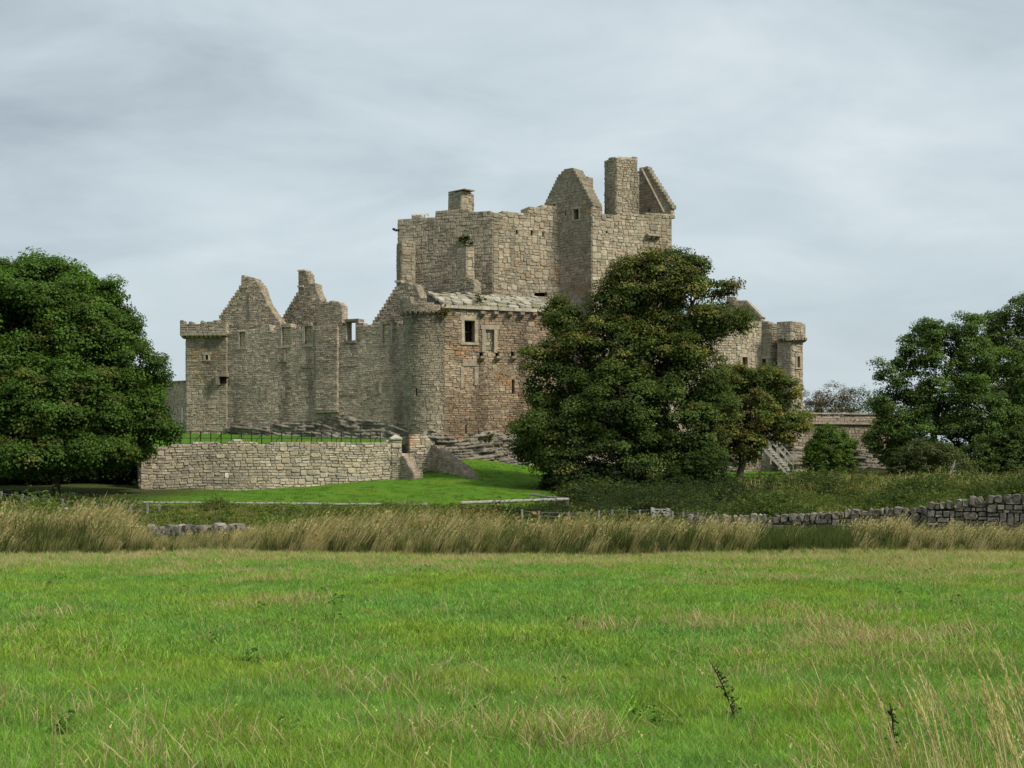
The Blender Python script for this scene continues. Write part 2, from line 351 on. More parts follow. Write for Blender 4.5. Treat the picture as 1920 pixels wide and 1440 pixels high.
        def put(xa, xb, za, zb):
            ww = xb - xa - s.joint * random.uniform(.4, 1.2); hh = zb - za - s.joint * random.uniform(.4, 1.2)
            if ww < .05 or hh < .03: return
            cu = (xa + xb) / 2; cz = (za + zb) / 2; roll = math.atan((warp(cu + .15, cz) - warp(cu - .15, cz)) / .3) + random.uniform(-.03, .03) * min(1, .3 / ww)
            k = random.randrange(NBIG) if ww * hh > .045 and not flat else NBIG + random.randrange(10)
            s.stones.append((cu, cz + warp(cu, cz), ww, hh, proud0, s.proud * random.uniform(.55, 1.5), k, roll, s.colour(cu, cz)))
        for ci in range(nc):
            z = zs[ci]; z1 = zs[ci + 1]; zm = (z + z1) / 2; sp0, sp = full[ci]
            if core:
                for hh in holes:
                    if hh[4] is not None and hh[2] - .01 < zm < hh[3] + .01:
                        for a, b in sp0:
                            if hh[0] < b and hh[1] > a: s.cores.append((max(a, hh[0]), min(b, hh[1]), z, z1, -hh[4], -s.thick))
                for a, b in sp:
                    if b - a > .07: s.cores.append((a, b, z, z1, proud0, -s.thick))
                if ends and not isinstance(s, Arc):
                    for a, b in sp0:
                        for (u, sg) in ((a, -1), (b, 1)):
                            d = proud0
                            while d > -s.thick + .05:
                                w = min(random.uniform(*s.W) * fw, d + s.thick); T, Nn = s.frame(u)
                                s.extra.append((s.at(u - sg * .03, zm, d - w / 2), -Nn * sg, T * sg, w - s.joint * .7, z1 - z - s.joint * .7, s.proud * random.uniform(.6, 1.3), NBIG + random.randrange(10), s.colour(u, z))); d -= w
            for a, b in cut(sp, occ[ci]):
                if b - a < .07: continue
                x = a
                while x < b - .02:
                    w = random.uniform(*s.W) * fw * random.choice((.75, 1, 1, 1.25))
                    if (x == a and a == sp0[0][0]) and random.random() < .6: w = random.choice((.7, 1.15)) * s.W[1] * .8
                    if b - (x + w) < s.W[0] * fw * .6: w = b - x
                    w = min(w, b - x); zt = z1
                    if not flat and ci + 1 < nc and random.random() < s.tall and w < s.W[1] * 1.1 and any(q0 <= x + .01 and x + w - .01 <= q1 for q0, q1 in cut(full[ci + 1][1], occ[ci + 1])):
                        zt = zs[ci + 2]; occ[ci + 1].append((x, x + w))
                    if zt == z1 and not flat and z1 - z > .17 and random.random() < .22:
                        m = z + (z1 - z) * random.uniform(.38, .62); put(x, x + w, z, m); put(x, x + w, m, z1)
                    else: put(x, x + w, z, zt)
                    x += w
    def block(s, u0, u1, z0, z1, d0, d1, col): s.stones.append(((u0 + u1) / 2, (z0 + z1) / 2, u1 - u0, z1 - z0, d0, d1 - d0, random.randrange(len(VARS)), 0, np.array(col)))
    def mats(s):
        out = []
        for (u, z, w, h, d0, pr, k, roll, col) in s.stones:
            T, Nn = s.frame(u); c = math.cos(roll); sn = math.sin(roll); Z = np.array([0, 0, 1.])
            X = T * c + Z * sn; Zr = Z * c - T * sn
            M = np.zeros((3, 3)); M[0] = X * w; M[1] = Nn * (pr + .04); M[2] = Zr * h
            out.append((s.at(u, z, d0 - .04), M, k, col, w, h))
        for (c, X, Nn, w, h, pr, k, col) in s.extra:
            M = np.zeros((3, 3)); M[0] = X * w; M[1] = Nn * (pr + .03); M[2] = (0, 0, h); out.append((c, M, k, col, w * .6, h))
        return out
class Arc(Panel):
    def __init__(s, centre, radius, th0, th1, **k):
        super().__init__((centre[0], centre[1]), (centre[0] + 100, centre[1]), **k); s.C = PX(*centre); s.R = radius; s.th0 = th0; s.L = radius * (th1 - th0)
    def at(s, u, z, d=0.0):
        th = s.th0 + u / s.R; r = s.R + d; return np.array([s.C[0] + r * math.sin(th), s.C[1] - r * math.cos(th), z])
    def frame(s, u):
        th = s.th0 + u / s.R; return np.array([math.cos(th), math.sin(th), 0]), np.array([math.sin(th), -math.cos(th), 0])
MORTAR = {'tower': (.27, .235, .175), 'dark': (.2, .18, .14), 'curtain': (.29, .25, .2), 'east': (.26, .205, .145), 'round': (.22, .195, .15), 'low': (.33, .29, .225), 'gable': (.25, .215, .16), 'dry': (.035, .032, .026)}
def mount(root, panels, limit=300, minpx=9.0, mortar='tower', stuff_name="rubble_masonry"):
    """stones of a wall: the largest in view as parts, the others and the core as joined parts"""
    rl = root_loc(root); allst = []
    cm = MB()
    for p in panels:
        for (a, b, z0, z1, d0, d1) in p.cores:
            if isinstance(p, Arc):
                nseg = max(1, int((b - a) / .25)); 
                for i in range(nseg):
                    ua = a + (b - a) * i / nseg; ub = a + (b - a) * (i + 1) / nseg
                    q = [p.at(ua, z0, d0), p.at(ub, z0, d0), p.at(ub, z0, d1), p.at(ua, z0, d1), p.at(ua, z1, d0), p.at(ub, z1, d0), p.at(ub, z1, d1), p.at(ua, z1, d1)]
                    cm.add(q, [(0, 1, 5, 4), (3, 2, 1, 0), (4, 5, 6, 7), (2, 3, 7, 6), (1, 2, 6, 5), (0, 4, 7, 3)], MORTAR[mortar])
            else:
                q = [p.at(a, z0, d0), p.at(b, z0, d0), p.at(b, z0, d1), p.at(a, z0, d1), p.at(a, z1, d0), p.at(b, z1, d0), p.at(b, z1, d1), p.at(a, z1, d1)]
                cm.add(q, [(0, 1, 5, 4), (3, 2, 1, 0), (4, 5, 6, 7), (2, 3, 7, 6), (1, 2, 6, 5), (0, 4, 7, 3)], MORTAR[mortar])
        allst += p.mats()
    if cm.n: cm.build("wall_core", STONE, root)
    def key(t):
        Y = max(t[0][1], 1); inview = abs(t[0][0] / Y) < .37; return (F / Y) * math.sqrt(t[4] * t[5]) * (1 if inview else 0)
    order = sorted(allst, key=key, reverse=True); mb = MB()
    for i, (c, M, k, col, w, h) in enumerate(order):
        if i < limit and key((c, M, k, col, w, h)) > 0 and F / max(c[1], 1) * max(w, h) > minpx:
            o = bpy.data.objects.new("stone", var_mesh(k)); COL.objects.link(o); o.parent = root
            m4 = Matrix([[M[0][r], M[1][r], M[2][r], c[r] - rl[r]] for r in range(3)] + [[0, 0, 0, 1]])
            o.matrix_basis = m4; o.color = (*col, 1)
        else:
            v, f = VARS[k]; mb.add(c + v @ M, f, col)
    if mb.n: mb.build(stuff_name, STONE, root, kind="stuff")
DRESS = (.36, .31, .225)
def part_box(name, panel, u0, u1, z0, z1, d0, d1, col, root, mat=STONE, jit=.012):
    mb = MB(); T, Nn = panel.frame((u0 + u1) / 2); c = panel.at((u0 + u1) / 2, (z0 + z1) / 2, (d0 + d1) / 2)
    mb.box(c, u1 - u0, d1 - d0, z1 - z0, [T, Nn, (0, 0, 1)], col, jit); return mb.build(name, mat, root)
def window(panel, r, root, depth=.55, col=DRESS, dark=(.016, .015, .014), name="window", frame=.16, bars=False, sill=True):
    u0, u1, z0, z1 = r
    w = part_box(name, panel, u0 - .05, u1 + .05, z0 - .05, z1 + .05, -depth - .12, -depth + .03, dark, root, VOID, 0)
    c = np.array(col)
    if frame:
        part_box("jamb", panel, u0 - frame, u0 - .004, z0 - .02, z1 + .02, -.2, .075, c * random.uniform(.9, 1.1), w)
        part_box("jamb", panel, u1 + .004, u1 + frame, z0 - .02, z1 + .02, -.2, .075, c * random.uniform(.9, 1.1), w)
        part_box("lintel", panel, u0 - frame - .08, u1 + frame + .08, z1 + .024, z1 + .024 + frame * 1.25, -.2, .08, c * random.uniform(.9, 1.1), w)
        if sill: part_box("sill", panel, u0 - frame - .06, u1 + frame + .06, z0 - .024 - frame * .8, z0 - .024, -.2, .1, c * random.uniform(.85, 1.), w)
    if bars:
        for k in (1, 2): part_box("mullion", panel, u0 + (u1 - u0) * k / 3 - .025, u0 + (u1 - u0) * k / 3 + .025, z0, z1, -depth + .04, -depth + .1, (.05, .04, .035), w, TIMBER, 0)
        part_box("mullion", panel, u0, u1, (z0 + z1) / 2 - .025, (z0 + z1) / 2 + .025, -depth + .105, -depth + .16, (.05, .04, .035), w, TIMBER, 0)
    return w
def hole(r, d=.55): return (r[0], r[1], r[2], r[3], d)
def crow_steps(panel, x0, y0, x1, y1, n, root, col=DRESS, depth=.7, wid=1.25):
    """stepped coping stones from (x0,y0) to (x1,y1)"""
    a = panel.sz(x0, y0); b = panel.sz(x1, y1); du = (b[0] - a[0]) / n; dz = (b[1] - a[1]) / n
    for i in range(n):
        u = a[0] + du * (i + .5); zt = a[1] + dz * (i + (1 if dz > 0 else 0)) ; h = abs(dz)
        c = np.array(col) * random.uniform(.72, 1.12)
        part_box("crow_step", panel, u - abs(du) * wid / 2, u + abs(du) * wid / 2, zt - h * 1.05, zt + random.uniform(-.02, .03), -depth, .09, c, root, jit=.02)
def corbel(panel, u, z, w, h, out, root, col, name="corbel"):
    """a bracket stone, cut back below"""
    T, Nn = panel.frame(u); mb = MB(); prof = [(-.15, 0), (out, 0), (out, -h * .45), (out * .45, -h * .85), (-.15, -h)]
    v = []
    for sx in (-.5, .5):
        for (d, zz) in prof: v.append(panel.at(u, z + zz, d) + T * w * sx)
    f = [(0, 1, 2, 3, 4), (9, 8, 7, 6, 5)] + [(i, i + 5, (i + 1) % 5 + 5, (i + 1) % 5) for i in range(5)]
    mb.add(v, f, col); return mb.build(name, STONE, root)
def S(panel, pts): return [panel.sz(*p) for p in pts]
def solid(name, plan, z0, z1, col, root, mat=STONE):
    """a plain block over a plan polygon: the infill of a building behind its faced walls"""
    n = len(plan); v = [(x, y, z) for z in (z0, z1) for x, y in plan]
    mb = MB(); mb.add(v, [tuple(range(n))[::-1], tuple(range(n, 2 * n))] + [(i, (i + 1) % n, n + (i + 1) % n, n + i) for i in range(n)], col)
    return mb.build(name, mat, root)

# ------------------------------------------------------------------ the tower house
def tower_house():
    root = thing("tower_house", "tallest grey sandstone keep with two gables and chimneys rising above the whole ruined castle", "castle keep", P(1000, 870, 98))
    kw = dict(H=(.34, .5), W=(.3, .72), split=(.42, .48, .1), thick=1.2)
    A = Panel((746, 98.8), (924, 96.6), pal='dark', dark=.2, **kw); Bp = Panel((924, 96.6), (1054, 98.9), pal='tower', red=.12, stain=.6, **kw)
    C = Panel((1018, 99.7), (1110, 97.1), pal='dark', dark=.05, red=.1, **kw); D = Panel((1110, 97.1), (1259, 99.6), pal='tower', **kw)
    base = 800
    A.fill(S(A, [(746, base), (746, 411), (772, 410.6), (773, 407), (817, 405), (817, 397), (839, 394.5), (888, 395), (917, 397), (924, 400), (924, base)]))
    slot = Bp.rect(1002, 548, 1026, 555)
    bh = [Bp.rect(*q) for q in ((967, 432, 970.5, 440), (995, 433, 998.5, 441), (1016.5, 436, 1019.5, 444), (1009.5, 382, 1009.6, 382.1))][:3]
    Bp.fill(S(Bp, [(924, base), (924, 398), (962, 399), (990, 397), (990, 391), (1007, 389), (1022, 386), (1054, 386), (1054, base)]), [hole(slot)] + [hole(q, .5) for q in bh])
    cw = [C.rect(1076.5, 392, 1086, 412), C.rect(1037.8, 383, 1042.5, 392.5), C.rect(1059, 398, 1061.6, 404.5)]
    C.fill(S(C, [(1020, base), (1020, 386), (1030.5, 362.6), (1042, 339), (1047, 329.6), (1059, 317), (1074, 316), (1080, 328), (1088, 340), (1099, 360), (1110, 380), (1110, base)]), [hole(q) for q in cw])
    dw = [D.rect(1186.6, 479, 1192.7, 495), D.rect(1135.6, 433, 1138.6, 437.5), D.rect(1201.5, 388.5, 1219.4, 399)]
    D.fill(S(D, [(1110, base), (1110, 381), (1114, 385), (1121, 400), (1150, 402), (1196, 401), (1259, 400), (1259, base)]), [hole(q) for q in dw[:2]])
    # right hand gable: its inner face looks left, its outer edge carries the crow steps
    E = Panel((1190, 101.6), (1261, 99.8), pal='dark', dark=.1, **{**kw, 'thick': .5})
    E.fill(S(E, [(1192, 408), (1192, 326), (1202.5, 314), (1213, 314), (1236, 350), (1257, 390), (1259, 408)]), [hole(E.rect(1214, 390, 1220, 399.5), None)])
    chim = Panel((1153, 98.1), (1196, 98.9), pal='tower', **{**kw, 'thick': 1.5, 'H': (.26, .4), 'W': (.22, .5)})
    chim.fill(S(chim, [(1154, 405), (1154, 296), (1193, 296), (1193, 322), (1196, 326), (1196, 405)]), proud0=.12)
    cl = Panel((1135.5, 98.7), (1154, 98.1), pal='dark', **{**kw, 'thick': 1.2})
    cl.fill(S(cl, [(1135.5, 405), (1135.5, 374), (1138, 372), (1138.5, 328), (1141, 326), (1141, 296), (1154, 296), (1154, 405)]))
    lc1 = Panel((841, 98.5), (865, 97.6), pal='dark', **kw); lc2 = Panel((865, 97.6), (884, 98.1), pal='tower', **{**kw, 'thick': .9})
    lc1.fill(S(lc1, [(840, 400), (841, 361), (865, 360), (865, 400)])); lc2.fill(S(lc2, [(865, 400), (865, 360), (883, 361), (885, 399)]))
    lc1.thick = lc2.thick = .9
    sc = Panel((1088, 101), (1102, 100.5), pal='tower', **{**kw, 'thick': .6}); sc.fill(S(sc, [(1088, 378), (1089, 334), (1101, 333), (1101, 378)]))
    # projecting stubs of vanished buildings against the left side
    s1 = Panel((752, 97.3), (778, 97.6), pal='tower', **{**kw, 'thick': 1.4}); s1.fill(S(s1, [(753, 600), (753, 453), (778, 453), (778, 600)]))
    s2a = Panel((857, 95.75), (875, 95.2), pal='dark', dark=.3, **{**kw, 'thick': .5}); s2a.fill(S(s2a, [(857, 590), (857, 470), (863, 466), (875, 463), (875, 590)]))
    s2 = Panel((875, 95.2), (890, 95.5), pal='tower', **{**kw, 'thick': 1.2}); s2.fill(S(s2, [(875, 590), (875, 463), (889, 464), (889, 590)]))
    mount(root, [A, Bp, C, D, E, chim, cl, lc1, lc2, sc, s1, s2a, s2], mortar='tower')
    solid("infill", [tuple(PX(750, 99.8)), tuple(PX(922, 97.6)), tuple(PX(1040, 99.6)), tuple(PX(1106, 98.2)), tuple(PX(1254, 100.4)), tuple(PX(1254, 108)), tuple(PX(752, 108))], 2, P(0, 412, 99)[2], (.2, .18, .14), root)
    window(Bp, slot, root, .5, frame=0)
    for q in bh: window(Bp, q, root, .45, frame=0, name="put_log_hole")
    window(C, cw[0], root, .5, frame=.13); window(C, cw[1], root, .5, frame=.1); window(C, cw[2], root, .5, frame=0)
    a = C.rect(1076.5, 377, 1086, 389); part_box("blocked_window_head", C, a[0], a[1], a[2], a[3], -.05, .075, (.27, .24, .18), root)
    window(D, dw[0], root, .5, frame=.16); window(D, dw[1], root, .4, frame=0, name="put_log_hole")
    crow_steps(C, 1074, 316, 1112, 385, 12, root, (.24, .215, .16), .9)
    crow_steps(E, 1212, 313, 1261, 390, 13, root, (.27, .24, .18), .5, 1.1)
    # weathering course on the gable face where the roof once met it
    q0 = E.sz(1205, 318); q1 = E.sz(1247, 400); mb = MB(); mb.bar(E.at(q0[0], q0[1], .1), E.at(q1[0], q1[1], .1), .11, .3, (.36, .31, .22), up=(0, -1, 0)); mb.build("roof_raggle", STONE, root)
    for x in (1213, 1222, 1231):
        u, z = D.sz(x, 443); corbel(D, u, z, .22, .3, .35, root, (.22, .19, .14))
    u0, z0 = D.sz(1210, 443); u1, z1 = D.sz(1234, 441); part_box("latrine_shelf", D, u0, u1, z0 + .003, z0 + .13, -.1, .42, (.3, .26, .19), root)
    u0, z0 = chim.sz(1139.5, 296); u1, _ = chim.sz(1194, 296); part_box("chimney_cap", chim, u0 + .5, u1 - .02, z0 + .01, z0 + .1, -1.4, .17, (.42, .37, .28), root)
    part_box("chimney_cap", lc1, 0, lc1.L + .4, lc1.sz(850, 360)[1] + .01, lc1.sz(850, 360)[1] + .08, -.9, .03, (.28, .25, .19), root)
    # roof-walk handrail on the left wall head
    for i, x in enumerate((773, 781, 789, 796, 803)):
        a = P(x, 410, 98.9); b = P(x, 400.5 - .2 * i, 98.9); mb = MB(); mb.bar(a, b, .09, None, (.62, .62, .6)); mb.build("handrail_post", TIMBER, root)
    mb = MB(); mb.bar(P(772, 402.5, 98.8), P(804, 401.5, 98.8), .08, .1, (.62, .62, .6)); mb.build("handrail", TIMBER, root)
    return A
TA = tower_house()

# ------------------------------------------------------------------ curtain wall and left corner tower
def curtain():
    root = thing("curtain_wall", "long dark grey rubble curtain wall with walled up battlements between the two corner towers", "castle wall", P(590, 810, 89.5))
    Wp = Panel((424, 91.9), (775, 85.9), pal='curtain', H=(.26, .4), W=(.26, .62), split=(.18, .62, .2), thick=.6, dark=.12, stain=.9, wave=.07)
    top = [(424, 619), (448, 620), (461, 619), (489, 618), (489, 609), (506, 609), (507, 618), (527, 615), (527, 607), (545, 607), (546, 615), (569, 614), (569, 606), (586, 606), (586, 612), (596, 608),
           (598, 568), (610, 565), (617, 569), (618, 564), (634, 566), (642, 573), (642, 611), (647.6, 611), (647.6, 599.5), (671.5, 599.5), (673, 604), (683, 608), (697, 610), (716, 601), (735, 601), (737, 609), (775, 609)]
    recess = [Wp.rect(*q) for q in ((449, 622, 460.6, 651), (528.5, 613, 545, 648), (571, 611, 585, 646), (717.5, 606, 732.5, 643.5))]
    gap = Wp.rect(650, 603, 666.5, 639)
    lat = Wp.rect(415, 0, 416, 1)
    Wp.fill(S(Wp, [(424, 860)] + top + [(775, 880)]), [hole(q, .16) for q in recess] + [hole(gap, None)])
    # chimney breast carried down the middle of the wall
    br = Wp.rect(594, 612, 635, 770); Wp.fill([(br[0], br[2]), (br[0], br[3]), (br[1], br[3]), (br[1], br[2])], proud0=.13)
    Wp.wave = .03
    # infill of the recesses: sunlight on it put into a brighter yellow stone colour
    keep = Wp.pal
    for q in recess:
        Wp.pal = [(.5, .42, .3), (.45, .375, .26), (.55, .46, .33)]; Wp.fill([(q[0], q[2]), (q[0], q[3]), (q[1], q[3]), (q[1], q[2])], proud0=-.14, core=False)
    Wp.pal = keep
    mount(root, [Wp], mortar='curtain')
    solid("infill", [tuple(PX(640, 93)), tuple(PX(775, 90)), tuple(PX(790, 97)), tuple(PX(650, 97))], 2, P(0, 690, 90)[2], (.17, .15, .12), root)
    solid("infill", [tuple(PX(428, 93.4)), tuple(PX(640, 90.5)), tuple(PX(640, 96)), tuple(PX(428, 97))], 2, P(0, 632, 91)[2], (.17, .15, .12), root)
    part_box("corbel_slab", Wp, br[0] - .05, br[1] + .05, br[2] - .14, br[2] - .003, -.1, .24, (.26, .23, .18), root)
    for q in recess:
        part_box("sill", Wp, q[0] - .12, q[1] + .12, q[2] - .16, q[2] - .003, -.14, .09, (.36, .28, .21), root)
        part_box("jamb", Wp, q[0] - .16, q[0] - .003, q[2], q[3], -.25, .05, (.3, .27, .21), root); part_box("jamb", Wp, q[1] + .003, q[1] + .14, q[2], q[3], -.25, .05, (.31, .275, .21), root)
    part_box("lintel", Wp, gap[0] - .1, gap[1] + .25, gap[3] + .003, gap[3] + .17, -.6, .08, (.19, .17, .135), root)
    part_box("sill", Wp, gap[0] - .1, gap[1] + .1, gap[2] - .16, gap[2] - .003, -.5, .1, (.22, .19, .15), root)
    # shadow lines of former windows: hood courses and blocked surrounds
    for (x0, y0, x1, y1) in ((565, 688, 592, 690.5), (641, 684.5, 671, 687), (520, 678, 540, 680)):
        q = Wp.rect(x0, y0, x1, y1); part_box("string_course", Wp, q[0], q[1], q[2], q[3], 0, .1, (.28, .25, .195), root)
    for (x0, y0, x1, y1) in ((639, 737, 672, 742), (566, 741, 592, 744)):
        q = Wp.rect(x0, y0, x1, y1); part_box("string_course", Wp, q[0], q[1], q[2], q[3], 0, .07, (.33, .24, .18), root)
    for (x0, y0, x1, y1) in ((488, 727, 492, 752), (501, 727, 504, 752), (530, 727, 534, 748), (671, 690, 674, 745), (711, 713, 715, 738), (559, 660, 562, 720), (520, 655, 523, 677), (533, 655, 536, 677), (593, 716, 596, 740)):
        q = Wp.rect(x0, y0, x1, y1); part_box("blocked_window_jamb", Wp, q[0], q[1], q[2], q[3], 0, .06, np.array((.33, .29, .22)) * random.uniform(.85, 1.05), root)
    # water gully on the wall
    return Wp
CW = curtain()

def corner_tower():
    root = thing("corner_tower", "square corner tower with corbelled parapet at the left end of the dark curtain wall", "castle tower", P(387, 806, 91))
    kw = dict(H=(.26, .4), W=(.26, .6), split=(.2, .6, .2), thick=1.0, wave=.06)
    Fp = Panel((349.5, 92.1), (425, 91.72), pal='round', red=.1, stain=.8, **kw)
    win = Fp.rect(385.5, 666, 391, 674)
    lat = Fp.rect(415, 708, 427, 722)
    Fp.fill(S(Fp, [(349.5, 850), (349.5, 632), (425, 632), (425, 850)]), [hole(win)])
    side = Panel((349.5, 97), (349.7, 92.1), pal='dark', **kw); side.fill(S(side, [(349.5, 850), (349.5, 636), (349.7, 632), (349.7, 850)]) if False else [(0, 2.5), (0, Fp.sz(349.5, 632)[1]), (side.L, Fp.sz(349.5, 632)[1]), (side.L, 2.5)])
    par = Panel((338, 91.75), (424.5, 91.36), pal='gable', **{**kw, 'thick': .45})
    par.fill(S(par, [(338, 626), (338, 601.5), (344, 601.5), (345, 606), (354, 606), (355, 604), (360, 604), (361, 607), (376, 606), (377, 602), (383.5, 602), (384, 605.5), (400, 604), (401, 601), (408, 601), (409, 603), (424.5, 601), (424.5, 626)]))
    mount(root, [Fp, side, par], mortar='round')
    for i in range(9):
        u, z = Fp.sz(346 + i * 8.6, 625.5); corbel(Fp, u, z, .2, .34, .45, root, np.array((.3, .26, .19)) * random.uniform(.8, 1.1))
    u0, z0 = par.sz(338, 625); u1, _ = par.sz(424, 625); part_box("corbel_slab", par, u0, u1, z0 - .16, z0 - .02, -.5, .06, (.31, .27, .2), root)
    window(Fp, win, root, .4, frame=.12)
    # latrine chute box beside the joint with the curtain
    q = Fp.rect(408, 700, 429, 707); part_box("latrine_box", Fp, q[0], q[1], q[2], q[3], -.05, .42, (.24, .21, .155), root)
    q2 = Fp.rect(408, 707.5, 414, 722); part_box("latrine_box", Fp, q2[0], q2[1], q2[2], q2[3], -.05, .4, (.21, .185, .14), root)
    q3 = Fp.rect(414.5, 707.5, 425, 719); part_box("latrine_opening", Fp, q3[0], q3[1], q3[2], q3[3], 0, .1, (.02, .019, .016), root, VOID)
    solid("infill", [tuple(PX(353, 93)), tuple(PX(424, 92.7)), tuple(PX(424, 97)), tuple(PX(356, 97))], 2, P(0, 622, 92)[2], (.2, .17, .13), root)
corner_tower()

# ------------------------------------------------------------------ gables behind the curtain wall
def gables():
    kw = dict(pal='gable', H=(.22, .36), W=(.22, .55), split=(.3, .6, .1), thick=.8, stain=.5, wave=.06)
    root = thing("gable_wall", "first ruined crow stepped gable behind the left corner tower, with a flat broken top", "gable", P(465, 640, 97))
    g = Panel((413, 97.5), (527, 96), **kw)
    g.fill(S(g, [(408, 650), (408, 603), (414, 598), (453, 541), (453, 518), (456, 516), (461, 519), (478, 522), (479, 528), (483, 529), (490, 538), (493, 549), (500, 567), (508, 580), (517, 593), (526, 604), (527, 650)]))
    mount(root, [g], mortar='gable'); crow_steps(g, 412, 597, 453, 538, 11, root, (.36, .29, .17), .6)
    a = g.sz(450, 539); b = g.sz(466, 536); part_box("string_course", g, a[0], b[0], a[1] - .05, a[1] + .1, -.1, .14, (.38, .33, .24), root)
    q = g.rect(464, 549, 467.5, 602); part_box("roof_raggle", g, q[0], q[1], q[2], q[3], 0, .07, (.13, .115, .09), root)
    root = thing("gable_wall", "second ruined gable with a tall thin chimney stump on its left shoulder", "gable", P(575, 640, 98))
    g = Panel((528, 98.6), (604, 97.4), **kw)
    g.fill(S(g, [(528, 650), (528, 604), (531, 596), (540, 578), (560, 549), (560, 510), (563, 508), (572, 509), (578, 514), (579, 530), (586, 531), (592, 533), (593, 543), (602, 563), (606, 570), (606, 650)]))
    mount(root, [g], mortar='gable'); crow_steps(g, 530, 600, 560, 549, 9, root, (.31, .27, .2), .6)
    a = g.sz(559, 538); b = g.sz(570, 538); part_box("string_course", g, a[0], b[0], a[1] - .04, a[1] + .08, -.1, .14, (.38, .33, .24), root)
    a = g.sz(559, 510); b = g.sz(573, 510); part_box("chimney_cap", g, a[0], b[0], a[1] + .03, a[1] + .13, -.8, .1, (.4, .36, .3), root)
    root = thing("gable_wall", "sloping stepped gable wall leaning against the left foot of the keep behind the curtain", "gable", P(750, 610, 92))
    g = Panel((690, 93.5), (860, 91.0), **{**kw, 'thick': 1.0})
    g.fill(S(g, [(690, 660), (696, 611), (704, 600), (719, 584), (733, 561), (745, 539), (752, 531), (778, 531), (790, 560), (830, 556), (838, 550), (845, 540), (855, 527), (866, 520), (880, 521), (889, 526), (890, 570), (890, 660)]))
    mount(root, [g], mortar='gable'); crow_steps(g, 700, 607, 746, 538, 11, root, (.34, .3, .22), .7)
    q = g.sz(746, 529); part_box("string_course", g, q[0] - .15, q[0] + .3, q[1] - .05, q[1] + .1, -.4, .15, (.36, .32, .24), root)
gables()

# ------------------------------------------------------------------ round tower and the east range
def round_tower():
    root = thing("round_tower", "rounded corner tower with corbelled broken parapet, joining dark curtain wall and brown range", "castle tower", P(800, 850, 85))
    kw = dict(H=(.22, .36), W=(.24, .58), split=(.2, .6, .2), thick=.6, wave=.05, stain=.8)
    ctr = (803, 86.9); Rr = 1.55
    arc = Arc(ctr, Rr, R(-75), R(62), pal='round', **kw)
    zt = P(0, 591, 85.5)[2]
    slit = (Rr * R(75 - 26), Rr * R(75 - 22), P(0, 742, 85.5)[2], P(0, 727, 85.5)[2], .4)
    arc.fill([(0, 2.0), (0, zt), (arc.L, zt), (arc.L, 2.0)], [slit])
    parp = Arc(ctr, Rr + .18, R(-80), R(28), pal='curtain', **{**kw, 'thick': .35})
    z1 = P(0, 569, 85.5)[2]; z2 = P(0, 556, 85.5)[2]; L = parp.L
    parp.fill([(0, zt + .24), (0, z2), (L * .42, z2 - .03), (L * .45, z1 + .05), (L * .7, z1 + .12), (L * .72, z1), (L, z1 - .05), (L, zt + .24)])
    mount(root, [arc, parp], mortar='round')
    for i in range(9):
        u = Rr * R(4 + i * 12); corbel(arc, u, zt + .26, .15, .28, .26, root, np.array((.25, .22, .17)) * random.uniform(.8, 1.1))
    window(arc, slit[:4], root, .35, frame=0, name="arrow_slit")
    cz = PX(*ctr); solid("infill", [(cz[0] + (Rr - .5) * math.cos(k * math.pi / 6), cz[1] + (Rr - .5) * math.sin(k * math.pi / 6)) for k in range(12)], 2, zt + .3, (.2, .17, .13), root)
    return arc
ARC = round_tower()

